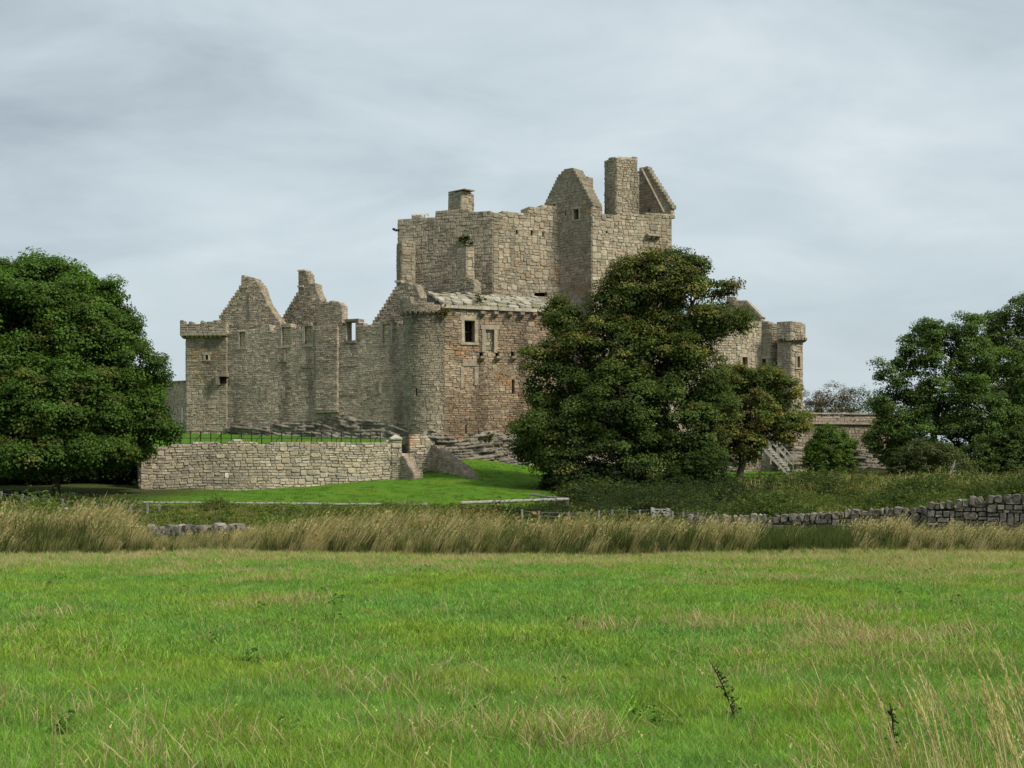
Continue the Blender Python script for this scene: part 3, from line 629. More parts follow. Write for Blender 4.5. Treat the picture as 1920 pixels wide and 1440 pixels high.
def east_range():
    root = thing("east_range", "brown and red stained stone range with a stone slab roof in front of the keep", "castle building", P(935, 870, 86))
    kw = dict(H=(.24, .4), W=(.26, .64), split=(.26, .56, .18), thick=1.1, wave=.06)
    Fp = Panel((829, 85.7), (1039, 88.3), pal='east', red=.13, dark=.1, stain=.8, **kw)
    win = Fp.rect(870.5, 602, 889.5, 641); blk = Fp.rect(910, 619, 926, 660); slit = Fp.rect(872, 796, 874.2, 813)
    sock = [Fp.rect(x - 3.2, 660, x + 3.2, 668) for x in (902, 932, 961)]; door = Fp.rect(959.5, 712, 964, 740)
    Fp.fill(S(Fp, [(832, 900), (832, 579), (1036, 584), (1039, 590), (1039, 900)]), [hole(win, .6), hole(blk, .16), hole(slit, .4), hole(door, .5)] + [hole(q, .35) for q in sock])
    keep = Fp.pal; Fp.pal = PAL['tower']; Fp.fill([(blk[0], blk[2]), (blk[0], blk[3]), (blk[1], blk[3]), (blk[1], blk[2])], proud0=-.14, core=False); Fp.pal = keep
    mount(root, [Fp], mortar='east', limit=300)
    side = (tuple(PX(829, 86.8)), tuple(PX(1035, 89.4)), tuple(PX(1030, 95)), tuple(PX(835, 93)))
    solid("infill", side, 2, P(0, 583, 86.5)[2], (.24, .19, .14), root)
    window(Fp, win, root, .55, frame=.2, bars=True)
    for q in (slit, door): window(Fp, q, root, .4, frame=0, name="arrow_slit")
    b = window(Fp, (blk[0], blk[1], blk[2], blk[3]), root, .9, frame=.22, col=(.33, .275, .2), name="blocked_door", sill=False)
    bs = Fp.rect(869, 684, 891, 728)
    for (x0, y0, x1, y1) in ((863, 688, 869, 727), (889, 688, 896, 722), (866, 676, 893, 686)):
        q = Fp.rect(x0, y0, x1, y1); part_box("blocked_window_surround", Fp, q[0], q[1], q[2], q[3], 0, .085, np.array((.31, .25, .185)) * random.uniform(.9, 1.1), root)
    for x in (902, 927, 953, 976, 999.5, 1023):
        u, z = Fp.sz(x, 584.5 + (x - 902) * .03); corbel(Fp, u, z, .26, .34, .4, root, np.array((.24, .19, .15)) * random.uniform(.85, 1.1))
    for q in sock:
        window(Fp, q, root, .3, frame=0, name="beam_socket"); corbel(Fp, (q[0] + q[1]) / 2, q[2] - .01, .26, .3, .34, root, (.27, .215, .16))
    # eaves course and stone slab roof
    e0 = Fp.sz(827, 573.5); e1 = Fp.sz(1035, 581)
    n = 14
    for i in range(n):
        ua = e0[0] + (e1[0] - e0[0]) * i / n; ub = e0[0] + (e1[0] - e0[0]) * (i + 1) / n - .015
        part_box("eaves_stone", Fp, ua, ub, e0[1] - .13, e0[1] + .07 + random.uniform(-.01, .01), -.6, .2 + random.uniform(-.02, .02), np.array((.42, .375, .3)) * random.uniform(.85, 1.06), root)
    zr = e0[1] + .08; rows = 6; dep = 2.9; rise = 1.05; ROOFPAL = [(.36, .335, .265), (.31, .29, .23), (.40, .37, .295), (.27, .25, .19), (.33, .295, .22), (.21, .2, .125)]
    T = np.array([Fp.t[0], Fp.t[1], 0]); Nn = np.array([Fp.n[0], Fp.n[1], 0]); slope = -Nn * dep + np.array([0, 0, rise]); sl = np.linalg.norm(slope); sd = slope / sl; up = np.cross(T, sd)
    mb = MB(); q0 = Fp.at(e0[0], zr - .12, .05); q1 = Fp.at(e1[0], zr - .12, .05)
    mb.add([q0, q1, q1 + slope, q0 + slope, q0 - (0, 0, .3), q1 - (0, 0, .3), q1 + slope - (0, 0, 1.3), q0 + slope - (0, 0, 1.3)], [(0, 1, 2, 3), (4, 7, 6, 5), (0, 4, 5, 1), (1, 5, 6, 2), (2, 6, 7, 3), (3, 7, 4, 0)], (.12, .11, .09)); mb.build("roof_bed", STONE, root)
    for r in range(rows):
        x = e0[0]; v0 = sl * r / rows; hh = sl / rows
        while x < e1[0] - .1:
            w = random.uniform(.34, .72) * (1.15 - .06 * r); w = min(w, e1[0] - x)
            c = Fp.at(x + w / 2, zr, .05) + sd * (v0 + hh * (.5 + random.uniform(-.12, .12))) + up * random.uniform(-.02, .12)
            a = random.uniform(-.12, .12); Tx = T * math.cos(a) + sd * math.sin(a); Sx = sd * math.cos(a) - T * math.sin(a)
            k = 7; ang = np.linspace(0, 2 * math.pi, k, endpoint=False) + random.uniform(0, 1); rr = 1 + rng.uniform(-.14, .1, k)
            pr = [(np.sign(math.cos(t)) * abs(math.cos(t)) ** .55 * w * .5 * q * 1.02, np.sign(math.sin(t)) * abs(math.sin(t)) ** .55 * hh * .55 * q) for t, q in zip(ang, rr)]
            tl = random.uniform(-.12, .12)
            vv = [c + Tx * px_ + Sx * py_ + up * (py_ * tl - .07) for px_, py_ in pr] + [c + Tx * px_ * .93 + Sx * py_ * .9 + up * (py_ * tl + .07) for px_, py_ in pr]
            m = MB(); m.add(vv, [tuple(range(k))[::-1], tuple(range(k, 2 * k))] + [(i, (i + 1) % k, k + (i + 1) % k, k + i) for i in range(k)], np.array(random.choice(ROOFPAL)) * random.uniform(.8, 1.1))
            m.build("roof_slab", STONE, root); x += w
    return Fp
EF = east_range()

# ------------------------------------------------------------------ right hand range, its turret and the walls beside the castle
def right_range():
    root = thing("right_range", "grey ruined range with sloping roofless gable and small windows, half hidden by the central trees", "castle building", P(1400, 860, 94))
    kw = dict(H=(.26, .42), W=(.26, .62), split=(.28, .56, .16), thick=.9)
    a = Panel((1180, 90.5), (1428, 95.2), pal='tower', **kw); b = Panel((1428, 95.2), (1445, 94.85), pal='dark', **kw); c = Panel((1445, 94.85), (1458, 95.1), pal='tower', **kw)
    w1 = a.rect(1391, 670.5, 1400.6, 688.6); w2 = b.rect(1429, 673, 1437, 690)
    a.fill(S(a, [(1180, 880), (1180, 640), (1300, 625), (1328, 612), (1345, 614), (1360, 610), (1372, 612), (1390, 612), (1405, 603), (1428, 603), (1428, 900)]), [hole(w1)])
    b.fill(S(b, [(1428, 900), (1428, 603), (1436, 604), (1445, 606), (1445, 900)]), [hole(w2)]); c.fill(S(c, [(1445, 900), (1445, 606.5), (1458, 607), (1458, 900)]))
    g = Panel((1362, 98.2), (1431, 97.0), pal='dark', **{**kw, 'thick': .7})
    g.fill(S(g, [(1350, 640), (1352, 600), (1360, 575), (1364, 557), (1372, 557), (1380, 560), (1381, 566), (1397, 565), (1402, 567), (1418, 583), (1428, 597), (1431, 640)]))
    mount(root, [a, b, c, g], mortar='tower', limit=200)
    window(a, w1, root, .5, frame=.16); window(b, w2, root, .5, frame=.14)
    mb = MB(); q0 = g.sz(1399, 564.5); q1 = g.sz(1429, 596); mb.bar(g.at(q0[0], q0[1], -.25), g.at(q1[0], q1[1], -.25), .8, .16, (.33, .3, .23)); mb.build("gable_coping", STONE, root)
    solid("infill", [tuple(PX(1200, 94)), tuple(PX(1425, 97)), tuple(PX(1450, 95.6)), tuple(PX(1450, 103)), tuple(PX(1200, 103))], 1, P(0, 640, 95)[2], (.2, .18, .14), root)
    root = thing("stair_turret", "slim square turret with overhanging parapet at the far right end of the castle", "castle tower", P(1482, 860, 93))
    d = Panel((1458, 94.5), (1484, 94.0), pal='dark', **kw); e = Panel((1484, 94.0), (1505, 94.5), pal='tower', red=.05, **kw)
    w3 = e.rect(1494, 669, 1499, 688.6)
    d.fill(S(d, [(1458, 900), (1458, 634), (1484, 636), (1484, 900)])); e.fill(S(e, [(1484, 900), (1484, 636), (1505, 636), (1505, 760), (1507, 770), (1509, 900)]), [hole(w3, .4)])
    p1 = Panel((1456.5, 94.2), (1483.5, 93.68), pal='dark', **{**kw, 'thick': .4}); p2 = Panel((1483.5, 93.68), (1510, 94.25), pal='tower', **{**kw, 'thick': .4})
    p1.fill(S(p1, [(1456.5, 633), (1457, 604), (1470, 603), (1483.5, 603), (1483.5, 637)])); p2.fill(S(p2, [(1483.5, 637), (1483.5, 603), (1496, 604), (1510, 607), (1510, 634)]))
    mount(root, [d, e, p1, p2], mortar='tower', limit=120)
    window(e, w3, root, .4, frame=.12)
    for i in range(4):
        u, z = e.sz(1486 + i * 6.2, 634); corbel(e, u, z, .2, .32, .36, root, (.24, .2, .15))
    for i in range(3):
        u, z = d.sz(1463 + i * 8, 634); corbel(d, u, z, .2, .3, .3, root, (.22, .19, .15))
    solid("infill", [tuple(PX(1462, 95.6)), tuple(PX(1484, 95.1)), tuple(PX(1499, 95.6)), tuple(PX(1480, 99))], 1, P(0, 620, 94)[2], (.2, .18, .14), root)
    # boundary wall running on to the right
    root = thing("boundary_wall", "tall stone boundary wall with dark coping running right from the castle behind the round bush", "wall", P(1580, 870, 96))
    w = Panel((1504, 95.4), (1700, 97.0), pal='gable', red=.1, **{**kw, 'H': (.22, .36), 'W': (.24, .5)})
    w.fill(S(w, [(1504, 900), (1504, 789), (1700, 787), (1700, 900)]))
    cp = Panel((1504, 95.6), (1700, 97.2), pal='curtain', **{**kw, 'H': (.16, .2), 'W': (.4, .9), 'split': (1, 0, 0), 'thick': .6})
    cp.fill(S(cp, [(1504, 789), (1504, 778.5), (1700, 776.5), (1700, 787)]))
    mount(root, [w, cp], mortar='gable', limit=200)
    x0 = cp.sz(1504, 778)[0]; x1 = cp.sz(1700, 776)[0]; n = 11
    for i in range(n): part_box("coping_slab", cp, x0 + (x1 - x0) * i / n, x0 + (x1 - x0) * (i + 1) / n - .02, cp.sz(1600, 777.5)[1] + .01, cp.sz(1600, 777.5)[1] + .11, -.65, .14, np.array((.34, .31, .25)) * random.uniform(.85, 1.1), root)
    q = w.sz(1507, 792); q2 = w.sz(1698, 790); part_box("ledge", w, q[0], q2[0], q[1] - .1, q[1], 0, .22, (.34, .3, .22), root)
    root = thing("side_wall", "low stretch of grey wall left of the corner tower, partly hidden by the large left tree", "wall", P(325, 800, 96))
    w = Panel((262, 98), (352, 95.5), pal='curtain', **{**kw, 'thick': .7})
    w.fill(S(w, [(262, 850), (262, 722), (300, 720), (322, 717.5), (335, 719), (352, 717), (352, 850)]))
    mount(root, [w], mortar='curtain', limit=60)
    for i in range(6):
        u0 = w.L * (.3 + .115 * i); part_box("coping_slab", w, u0, u0 + .36, w.sz(320, 719)[1], w.sz(320, 719)[1] + .14, -.7, .1, np.array((.22, .2, .16)) * random.uniform(.8, 1.1), root)
    mb = MB(); mb.bar(P(341.5, 808, 94.5), P(341.5, 764, 94.5), .1, None, (.7, .7, .7))
    t = thing("marker_pole", "thin white pole standing against the grey side wall by the left tree", "pole", P(341.5, 808, 94.5)); mb.build("pole", TIMBER, t)
right_range()

# ------------------------------------------------------------------ crag under the castle
def crag(name, path, ztop, zbot, out, seed, tilt=.12, label=None, lean=1.0, amp=1.0):
    """layered rock: path = plan polyline (x,y), outward to its right side"""
    pts = np.array(path, float); seg = np.linalg.norm(np.diff(pts, axis=0), axis=1); Ls = np.concatenate([[0], np.cumsum(seg)]); n = int(Ls[-1] / .1); m = 44
    V = []; C = []
    for i in range(n + 1):
        s = Ls[-1] * i / n; j = min(np.searchsorted(Ls, s, side='right') - 1, len(seg) - 1); t = (s - Ls[j]) / seg[j]; p = pts[j] * (1 - t) + pts[j + 1] * t
        d = (pts[min(j + 1, len(pts) - 1)] - pts[j]); d /= np.linalg.norm(d); nn = np.array([d[1], -d[0]])
        zt = np.interp(s / Ls[-1], np.linspace(0, 1, len(ztop)), ztop) + .35 * noise.noise(Vector((s * .5, seed, 0))); zb = np.interp(s / Ls[-1], np.linspace(0, 1, len(zbot)), zbot)
        o = np.interp(s / Ls[-1], np.linspace(0, 1, len(out)), out)
        for k in range(m + 1):
            tt = k / m; z = zb + (zt - zb) * tt
            zz = z + tilt * s + .35 * noise.noise(Vector((s * .3, z * .4, seed + 5)))
            lay = zz / .2; fl = math.floor(lay); fr = lay - fl
            led = noise.noise(Vector((s * .45, fl * 3.7, seed))) * .2 + (.08 * (1 - fr) if fr > .16 else -.12)
            pass
            hs = lambda a_, b_: (math.sin(a_ * 12.9898 + b_ * 78.233 + seed) * 43758.5453) % 1
            cw = .45 + 1.3 * hs(fl, 3.1); cs = (s + 7 * hs(fl, 5.7)) / cw; ci = math.floor(cs); blocky = (hs(fl, ci) - .5) * .42 - (.16 if (cs - ci) * cw < .1 else 0); tone = .8 + .4 * hs(ci, fl + .5)
            dd = o * (1 - tt) ** lean * (1 + .5 * noise.noise(Vector((s * .35, z * .3, seed + 2)))) + (led + blocky) * amp + .1 * noise.noise(Vector((s * 2.5, z * 3, seed))) - .12 * (tt > .97)
            V.append((p[0] + nn[0] * dd, p[1] + nn[1] * dd, z)); v = .75 + .45 * noise.noise(Vector((s * .6, fl * 1.3, seed))) + .2 * random.random()
            C.append(np.array((.25, .225, .175)) * v * tone)
    a = (np.arange(n)[:, None] * (m + 1) + np.arange(m)[None]).ravel(); q = np.stack([a, a + m + 1, a + m + 2, a + 1], 1)
    o = big_mesh(name, np.array(V), q, np.array(C), ROCK); o["kind"] = "structure"; return o
def xy(px, Y): return tuple(PX(px, Y))
crag("crag", [xy(425, 91.6), xy(600, 88.7), xy(770, 85.9)], [P(0, 806, 91)[2], P(0, 788, 89)[2], P(0, 776, 87)[2], P(0, 790, 86)[2]], [4.0, 3.6, 3.0], [.3, .5, .7, .5], 1.3, .16, amp=.55)
crag("crag", [xy(762, 86.2), xy(790, 85.0), xy(835, 85.2), xy(930, 86.6), xy(1050, 88.2)], [P(0, 830, 85)[2], P(0, 812, 85)[2], P(0, 822, 86)[2], P(0, 806, 86)[2], P(0, 815, 87)[2], P(0, 826, 88)[2]], [2.6, 2.3, 2.0, 1.7], [.5, 1.0, 1.6, 2.2, 2.0], 7.7, -.08, lean=1.2)
crag("crag", [xy(1040, 88), xy(1200, 88.5), xy(1300, 89), xy(1400, 92)], [P(0, 850, 88)[2], P(0, 840, 88)[2], P(0, 865, 90)[2]], [1.7, 1.5], [2.2, 1.5, .8], 3.1, .05)
crag("crag", [xy(1462, 94), xy(1484, 92.6), xy(1512, 93.6)], [P(0, 838, 93)[2], P(0, 838, 93)[2]], [1.5, 1.5], [.6, 1.0, .5], 5.9, .02)
crag("crag", [xy(1512, 95), xy(1600, 95.6), xy(1700, 96.8)], [P(0, 848, 96)[2], P(0, 842, 96)[2]], [1.5, 1.5], [.6, .8, .6], 9.2, .03)

# ------------------------------------------------------------------ upper lawn, retaining wall, gate and ramp
def terrace():
    WL, WR = PX(263, 72), PX(745, 75)
    n, m = 60, 40; V = []; C = []
    for i in range(n + 1):
        t = i / n; p = WL * (1 - t) + WR * t
        for k in range(m + 1):
            v = k / m; q = np.array([p[0] - 6.0 * (1 - t) ** 1.5 * v + (1.0) * v * t, p[1] + .35 + v * (95 - p[1])])
            z = 3.42 + .1 * t + (1.72 - 0.35 * t) * v ** .9
            V.append((q[0], q[1], z)); C.append((.07, .17, .014))
    a = (np.arange(n)[:, None] * (m + 1) + np.arange(m)[None]).ravel(); q = np.stack([a, a + m + 1, a + m + 2, a + 1], 1)
    o = big_mesh("upper_lawn", np.array(V), q, np.array(C), TURF, None, True); o["kind"] = "structure"
    kw = dict(pal='low', H=(.26, .4), W=(.26, .68), split=(.3, .55, .15), thick=.7, proud=.055, joint=.028, wave=.1, stain=.5)
    root = thing("retaining_wall", "long pale rubble retaining wall below the upper lawn, right of the large left tree", "wall", P(500, 915, 73.5))
    w = Panel((263, 72), (745, 75), **kw)
    prof = [(263, 838), (300, 836), (335, 834), (356, 831.5), (371, 828), (390, 826.5), (408, 827), (410, 832), (426, 832.5), (428, 826.5), (452, 826), (458, 828), (476, 829), (482, 832), (520, 831), (548, 829), (575, 830), (596, 829), (625, 831), (647, 831), (650, 828), (660, 828), (663, 831), (690, 830), (722, 829), (727, 827), (745, 826)]
    w.fill(S(w, [(263, 940)] + prof + [(745, 925)]))
    # a few pale lime patches, as in the wall today
    for i, stn in enumerate(w.stones):
        if random.random() < .022 and stn[2] < .32: w.stones[i] = stn[:8] + (np.array((.62, .58, .5)),)
    ret = Panel((248, 90), (263, 72), pal='low', **{k: v for k, v in kw.items() if k != 'pal'}); ret.fill([(0, 1.), (0, 3.9), (ret.L, 3.55), (ret.L, 1.)])
    pier = Panel((734, 74.86), (752, 74.97), **{**kw, 'thick': .65}); pier.fill(S(pier, [(734, 905), (734, 824), (752, 824), (752, 905)]))
    mount(root, [w, ret, pier], mortar='low')
    mb = MB(); u0, z0 = pier.sz(732, 824); u1, _ = pier.sz(754, 823); q = [pier.at(u0, z0, .12), pier.at(u1, z0, .12), pier.at(u1, z0, -.8), pier.at(u0, z0, -.8)]
    q2 = [p + np.array((0, 0, .08)) for p in q]; c = sum(q2) / 4 + np.array((0, 0, .2)); mb.add(q + q2 + [c], [(3, 2, 1, 0), (0, 1, 5, 4), (1, 2, 6, 5), (2, 3, 7, 6), (3, 0, 4, 7), (4, 5, 8), (5, 6, 8), (6, 7, 8), (7, 4, 8)], (.45, .42, .35)); mb.build("pier_cap", STONE, root)
    root = thing("wall_stub", "broken wall end stepping down in shade just right of the capped pier", "wall", P(760, 895, 74.5))
    s = Panel((744, 75.2), (778, 74.2), pal='curtain', **{**{k: v for k, v in kw.items() if k != 'pal'}, 'thick': .6}); s.fill(S(s, [(744, 915), (744, 850), (752, 852), (760, 860), (764, 868), (768, 878), (776, 884), (777, 893), (774, 915)])); mount(root, [s], mortar='curtain', limit=60)
    root = thing("gate_flank_wall", "short pale wall between the iron gate and the crag", "wall", P(782, 860, 77.5))
    s = Panel((767, 77.6), (812, 78.2), pal='low', red=.15, **{**{k: v for k, v in kw.items() if k != 'pal'}, 'thick': .6}); s.fill(S(s, [(767, 885), (767, 818), (775, 816), (792, 814), (800, 818), (806, 826), (812, 836), (812, 885)])); mount(root, [s], mortar='low', limit=60)
    root = thing("ramp_wall", "ruined grey wall running down the grass slope below the round tower", "wall", P(845, 895, 76))
    s = Panel((788, 79.5), (882, 73.6), pal='curtain', **{**{k: v for k, v in kw.items() if k != 'pal'}, 'thick': .6, 'H': (.2, .3), 'W': (.2, .5)})
    s.pal = PAL['curtain'] + PAL['round']; s.fill(S(s, [(788, 900), (788, 842), (796, 836), (815, 836), (828, 848), (840, 860), (852, 868), (862, 874), (866, 880), (872, 886), (878, 893), (880, 904), (880, 925)])); mount(root, [s], mortar='curtain', limit=120)
    # iron gate
    root = thing("iron_gate", "black iron bar gate between the capped pier and the short pale wall", "gate", P(758, 857, 77))
    for i in range(7):
        x = 750.5 + i * 2.2; mb = MB(); mb.bar(P(x, 866, 77), P(x, 814.5, 77), .042, None, (.012, .012, .013)); mb.build("bar", IRON, root)
    for y in (817, 834, 852):
        mb = MB(); mb.bar(P(749.5, y, 77), P(765, y, 77), .03, .05, (.012, .012, .013)); mb.build("rail", IRON, root)
    mb = MB(); mb.bar(P(766.3, 862, 77), P(766.3, 813, 77), .07, None, (.11, .06, .035)); mb.build("gate_post", TIMBER, root)
    # estate railing
    root = thing("iron_railing", "thin black iron railing along the upper lawn above the pale retaining wall", "railing", P(540, 828, 77))
    def fz(t): return 3.55 + .14 * t
    A, B = PX(318, 75.6), PX(731, 78.4); n = 23
    for i in range(n):
        t = i / (n - 1); p = A * (1 - t) + B * t; z = fz(t); top = P(0, 808.5 + 1.0 * t, p[1])[2]
        mb = MB(); mb.bar((p[0], p[1], z - .1), (p[0], p[1], top), .05 if i % 2 else .042, None, (.012, .012, .013)); po = mb.build("post", IRON, root)
        if i % 2:
            mb = MB(); mb.tube([(p[0] - .28, p[1] - .05, z - .1), (p[0] - .27, p[1] - .05, z + .38), (p[0] - .02, p[1] - .02, z + .66)], .02, .02, 5, (.012, .012, .013)); mb.build("stay", IRON, root)
    for k, f in enumerate((.0, .36, .66)):
        a = (A[0], A[1], P(0, 808.8, A[1])[2] - f * 1.0); b = (B[0], B[1], P(0, 809.6, B[1])[2] - f * 1.0); mb = MB(); mb.bar(a, b, .022, .03, (.015, .015, .016)); mb.build("rail", IRON, root)
terrace()

# ------------------------------------------------------------------ field walls
def dry_wall(name, label, pts, kinds, hgt, seed, extra_bottom=.5):
    """pts: (px, top_py, Y); a coursed dry stone body with upright cope stones"""
    random.seed(seed); panels = []; root = thing(name, label, "dry stone wall", P(pts[len(pts) // 2][0], pts[len(pts) // 2][1] + hgt * 60, pts[len(pts) // 2][2])); cop = []
    for (a, b) in zip(pts[:-1], pts[1:]):
        p = Panel((a[0], a[2]), (b[0], b[2]), pal='dry', H=(.2, .36), W=(.2, .5), split=(.4, .5, .1), thick=.42, proud=.09, joint=.03, wave=.06)
        ck = .26
        za = P(a[0], a[1], a[2])[2] - ck; zb = P(b[0], b[1], b[2])[2] - ck
        p.fill([(0, min(za, zb) - hgt), (0, za), (p.L, zb), (p.L, min(za, zb) - hgt)]); u = 0
        while u < p.L - .05:
            w = random.uniform(.1, .27); t = (u + w / 2) / p.L; z = za * (1 - t) + zb * t; h = ck * random.uniform(.7, 1.25)
            T, Nn = p.frame(u); ti = random.uniform(-.12, .34)
            k = 10; mb = MB(); q = []
            for yy in (-.5, .0, .5):
                for aa in range(8):
                    an = aa * math.pi / 4; cx = math.cos(an); sz_ = math.sin(an); cx = np.sign(cx) * abs(cx) ** .5 * .5; sz_ = np.sign(sz_) * abs(sz_) ** .6 * .5; rr = (1.0 if yy == 0 else .84) * random.uniform(.88, 1.1)
                    X = cx * w * rr; Z = sz_ * h * rr + h / 2; q.append(p.at(u + w / 2, z - .03, -.18) + T * (X * math.cos(ti) + Z * math.sin(ti)) + np.array((0, 0, Z * math.cos(ti) - X * math.sin(ti))) + Nn * yy * .5 * random.uniform(.9, 1.15))
            f = [tuple(range(8))[::-1], tuple(range(16, 24))] + [(r * 8 + i, r * 8 + (i + 1) % 8, r * 8 + 8 + (i + 1) % 8, r * 8 + 8 + i) for r in (0, 1) for i in range(8)]
            mb.add(q, f, np.array(random.choice(PAL['dry'])) * random.uniform(.8, 1.35)); mb.build("cope_stone", STONE, root); u += w + random.uniform(-.01, .02)
        panels.append(p)
    mount(root, panels, mortar='dry', limit=250, minpx=9)
dry_wall("field_wall", "dark dry stone field wall with upright cope stones along the right edge of the meadow", [(1288, 963, 43.5), (1450, 964, 43), (1560, 957, 42.4), (1650, 949, 42), (1732, 944, 41.6)], None, 1.5, 3)
dry_wall("field_wall", "higher dark dry stone wall end at the far right edge of the picture", [(1738, 938, 41.2), (1790, 936, 41.0), (1850, 927, 40.7), (1960, 919, 40.2), (2100, 915, 39.6)], None, 1.9, 4)
dry_wall("field_wall", "short crumbling dark dry stone wall sunk in tall grass below the pale retaining wall", [(262, 984, 41.5), (330, 984, 41.3), (395, 982, 41.0), (440, 979, 40.8), (482, 984, 40.6)], None, 1.1, 5)
random.seed(11)

# ------------------------------------------------------------------ fences, rails, stairs
TIM = (.31, .29, .255)
def rail_fence(label, segs, posts):
    root = thing("rail_fence", label, "rail fence", P(segs[0][0], segs[0][1] + 15, segs[0][2]))
    for (x0, y0, Y0, x1, y1, Y1, w) in segs:
        n = max(1, int(abs(x1 - x0) / 110))
        for i in range(n):
            a = np.array(P(x0, y0, Y0)) * (1 - i / n) + np.array(P(x1, y1, Y1)) * (i / n); b = np.array(P(x0, y0, Y0)) * (1 - (i + 1) / n) + np.array(P(x1, y1, Y1)) * ((i + 1) / n)
            mb = MB(); mb.tube([a, (a + b) / 2 + (0, 0, random.uniform(-.02, .015)), b], w / 2, w / 2 * .92, 7, np.array(TIM) * random.uniform(.85, 1.15), .05); mb.build("rail", TIMBER, root)
    for (x, y, Y) in posts:
        p = P(x, y, Y); mb = MB(); mb.bar((p[0], p[1] + .09, float(ground(p[0], p[1])) - .2), (p[0], p[1] + .09, p[2] + .05), .1, None, np.array(TIM) * random.uniform(.7, 1.0)); mb.build("post", TIMBER, root)
rail_fence("long pale timber rail along the front edge of the lawn below the retaining wall", [(250, 942, 60, 800, 946, 59, .1)], [(x, 944, 60 - (x - 250) / 550) for x in (252, 300, 390, 480, 570, 660, 750, 798)])
rail_fence("pale timber rail with bent corner below the grass slope left of central tree", [(865, 943, 57, 1066, 936, 58, .13), (995, 927, 63.5, 1066, 936, 58.1, .11)], [(866, 943, 57), (930, 941, 57.3), (1064, 936, 58), (996, 927, 63.5), (1019, 930, 61.5), (1041, 933, 59.8)])
rail_fence("short weathered rail half sunk in tall grass in front of the large left tree", [(74, 954, 52, 170, 956, 51.6, .13), (18, 960, 50, 72, 961, 50, .09)], [(74, 954, 52), (168, 956, 51.6)])
def wire_fence(label, posts, wires, Y0):
    root = thing("wire_fence", label, "wire fence", P(posts[0][0], posts[0][2], Y0))
    for (x, y0, y1, Y) in posts:
        a = P(x, y1, Y); b = P(x + random.uniform(-1.2, 1.2), y0, Y); mb = MB(); mb.bar(a - Vector((0, 0, .3)), b, .065, None, np.array((.26, .245, .21)) * random.uniform(.7, 1.15)); mb.build("post", TIMBER, root)
    for f in wires:
        for a, b in zip(posts[:-1], posts[1:]):
            mb = MB(); mb.bar(P(a[0], a[1] + (a[2] - a[1]) * f, a[3]), P(b[0], b[1] + (b[2] - b[1]) * f, b[3]), .012, None, (.2, .2, .2)); mb.build("wire", IRON, root)
wire_fence("row of thin grey posts and wire in the long grass before the left tree", [(3, 921, 950, 55), (41, 926, 950, 55), (60.5, 929, 951, 55), (79.5, 931, 952, 55), (118, 935, 957, 54.5), (172.5, 941, 958, 54), (195, 943, 960, 54), (223, 941, 962, 54), (246, 945, 965, 53.5), (276, 944, 968, 53.5), (298, 944, 968, 53.5)], (.15, .6), 54)
wire_fence("low post and wire fence running to the small field gate below the central tree", [(980, 955, 978, 49), (1010, 958, 978, 49), (1068, 960, 978, 49), (1122, 957, 978, 49), (1149, 955, 976, 48.8), (1176, 955, 975, 48.8), (1199, 955, 974, 48.6), (1222, 953, 974, 48.6)], (.12, .5), 49)
wire_fence("short run of posts and wire between the field gate and the dry stone wall", [(1256, 953, 972, 48.6), (1262, 959, 974, 48.4), (1282, 959, 974, 48.2), (1309, 960, 974, 48), (1340, 959, 974, 47.8)], (.12, .5), 48)
def gate():
    root = thing("field_gate", "small pale timber five bar gate between two posts below the central tree", "gate", P(1237, 972, 48.6)); Y = 48.6; c = (.36, .345, .3)
    for x in (1223, 1252.5):
        mb = MB(); mb.bar(P(x, 980, Y), P(x, 951 if x < 1230 else 953, Y), .1 if x < 1230 else .07, None, c); mb.build("gate_post", TIMBER, root)
    for y in (955, 960, 965.5, 971):
        mb = MB(); mb.bar(P(1226.5, y, Y), P(1251, y, Y), .03, .036, np.array(c) * random.uniform(.9, 1.1)); mb.build("bar", TIMBER, root)
    for (x0, y0, x1, y1) in ((1227, 970, 1239, 954.5), (1251, 970, 1239, 954.5)):
        mb = MB(); mb.bar(P(x0, y0, Y - .05), P(x1, y1, Y - .05), .02, .03, c); mb.build("brace", TIMBER, root)
    for x in (1227.2, 1250.6):
        mb = MB(); mb.bar(P(x, 973, Y - .005), P(x, 952.5, Y - .005), .045, None, c); mb.build("stile", TIMBER, root)
gate()
def stairs():
    root = thing("timber_stairs", "weathered timber steps with handrails at the foot of the turret beside the round bush", "stairs", P(1465, 885, 86)); c = np.array((.36, .34, .3)); Y = 83.0
    a = np.array(P(1430, 840, Y)); b = np.array(P(1476, 889, Y)); back = np.array((.55, 1.0, 0)); zup = np.array((0, 0, 1.))
    for k, off in enumerate((0, 1)):
        o = back * off; mb = MB(); mb.bar(a + o, b + o, .05, .16, c * .9, up=(0, 0, 1)); mb.build("stringer", TIMBER, root)
        for h in (.52, .98):
            mb = MB(); mb.bar(a + o + zup * h, b + o + zup * h, .04, .06, c * random.uniform(.95, 1.15)); mb.build("handrail", TIMBER, root)
        for t in (0, .33, .66, 1):
            p = a * (1 - t) + b * t + o; mb = MB(); mb.bar(p - zup * .45, p + zup * 1.02, .06, None, c * random.uniform(.85, 1.05)); mb.build("post", TIMBER, root)
    for i in range(10):
        t = (i + .5) / 10; p = a * (1 - t) + b * t; mb = MB(); mb.bar(p + back * .04, p + back * .96, .26, .045, c * random.uniform(.9, 1.15)); mb.build("tread", TIMBER, root)
    for k in range(2):
        o = back * k; mb = MB(); mb.bar(a + o + zup * .95, a + o + np.array((.35, .15, 1.45)), .06, .09, c); mb.build("handrail", TIMBER, root)
stairs()

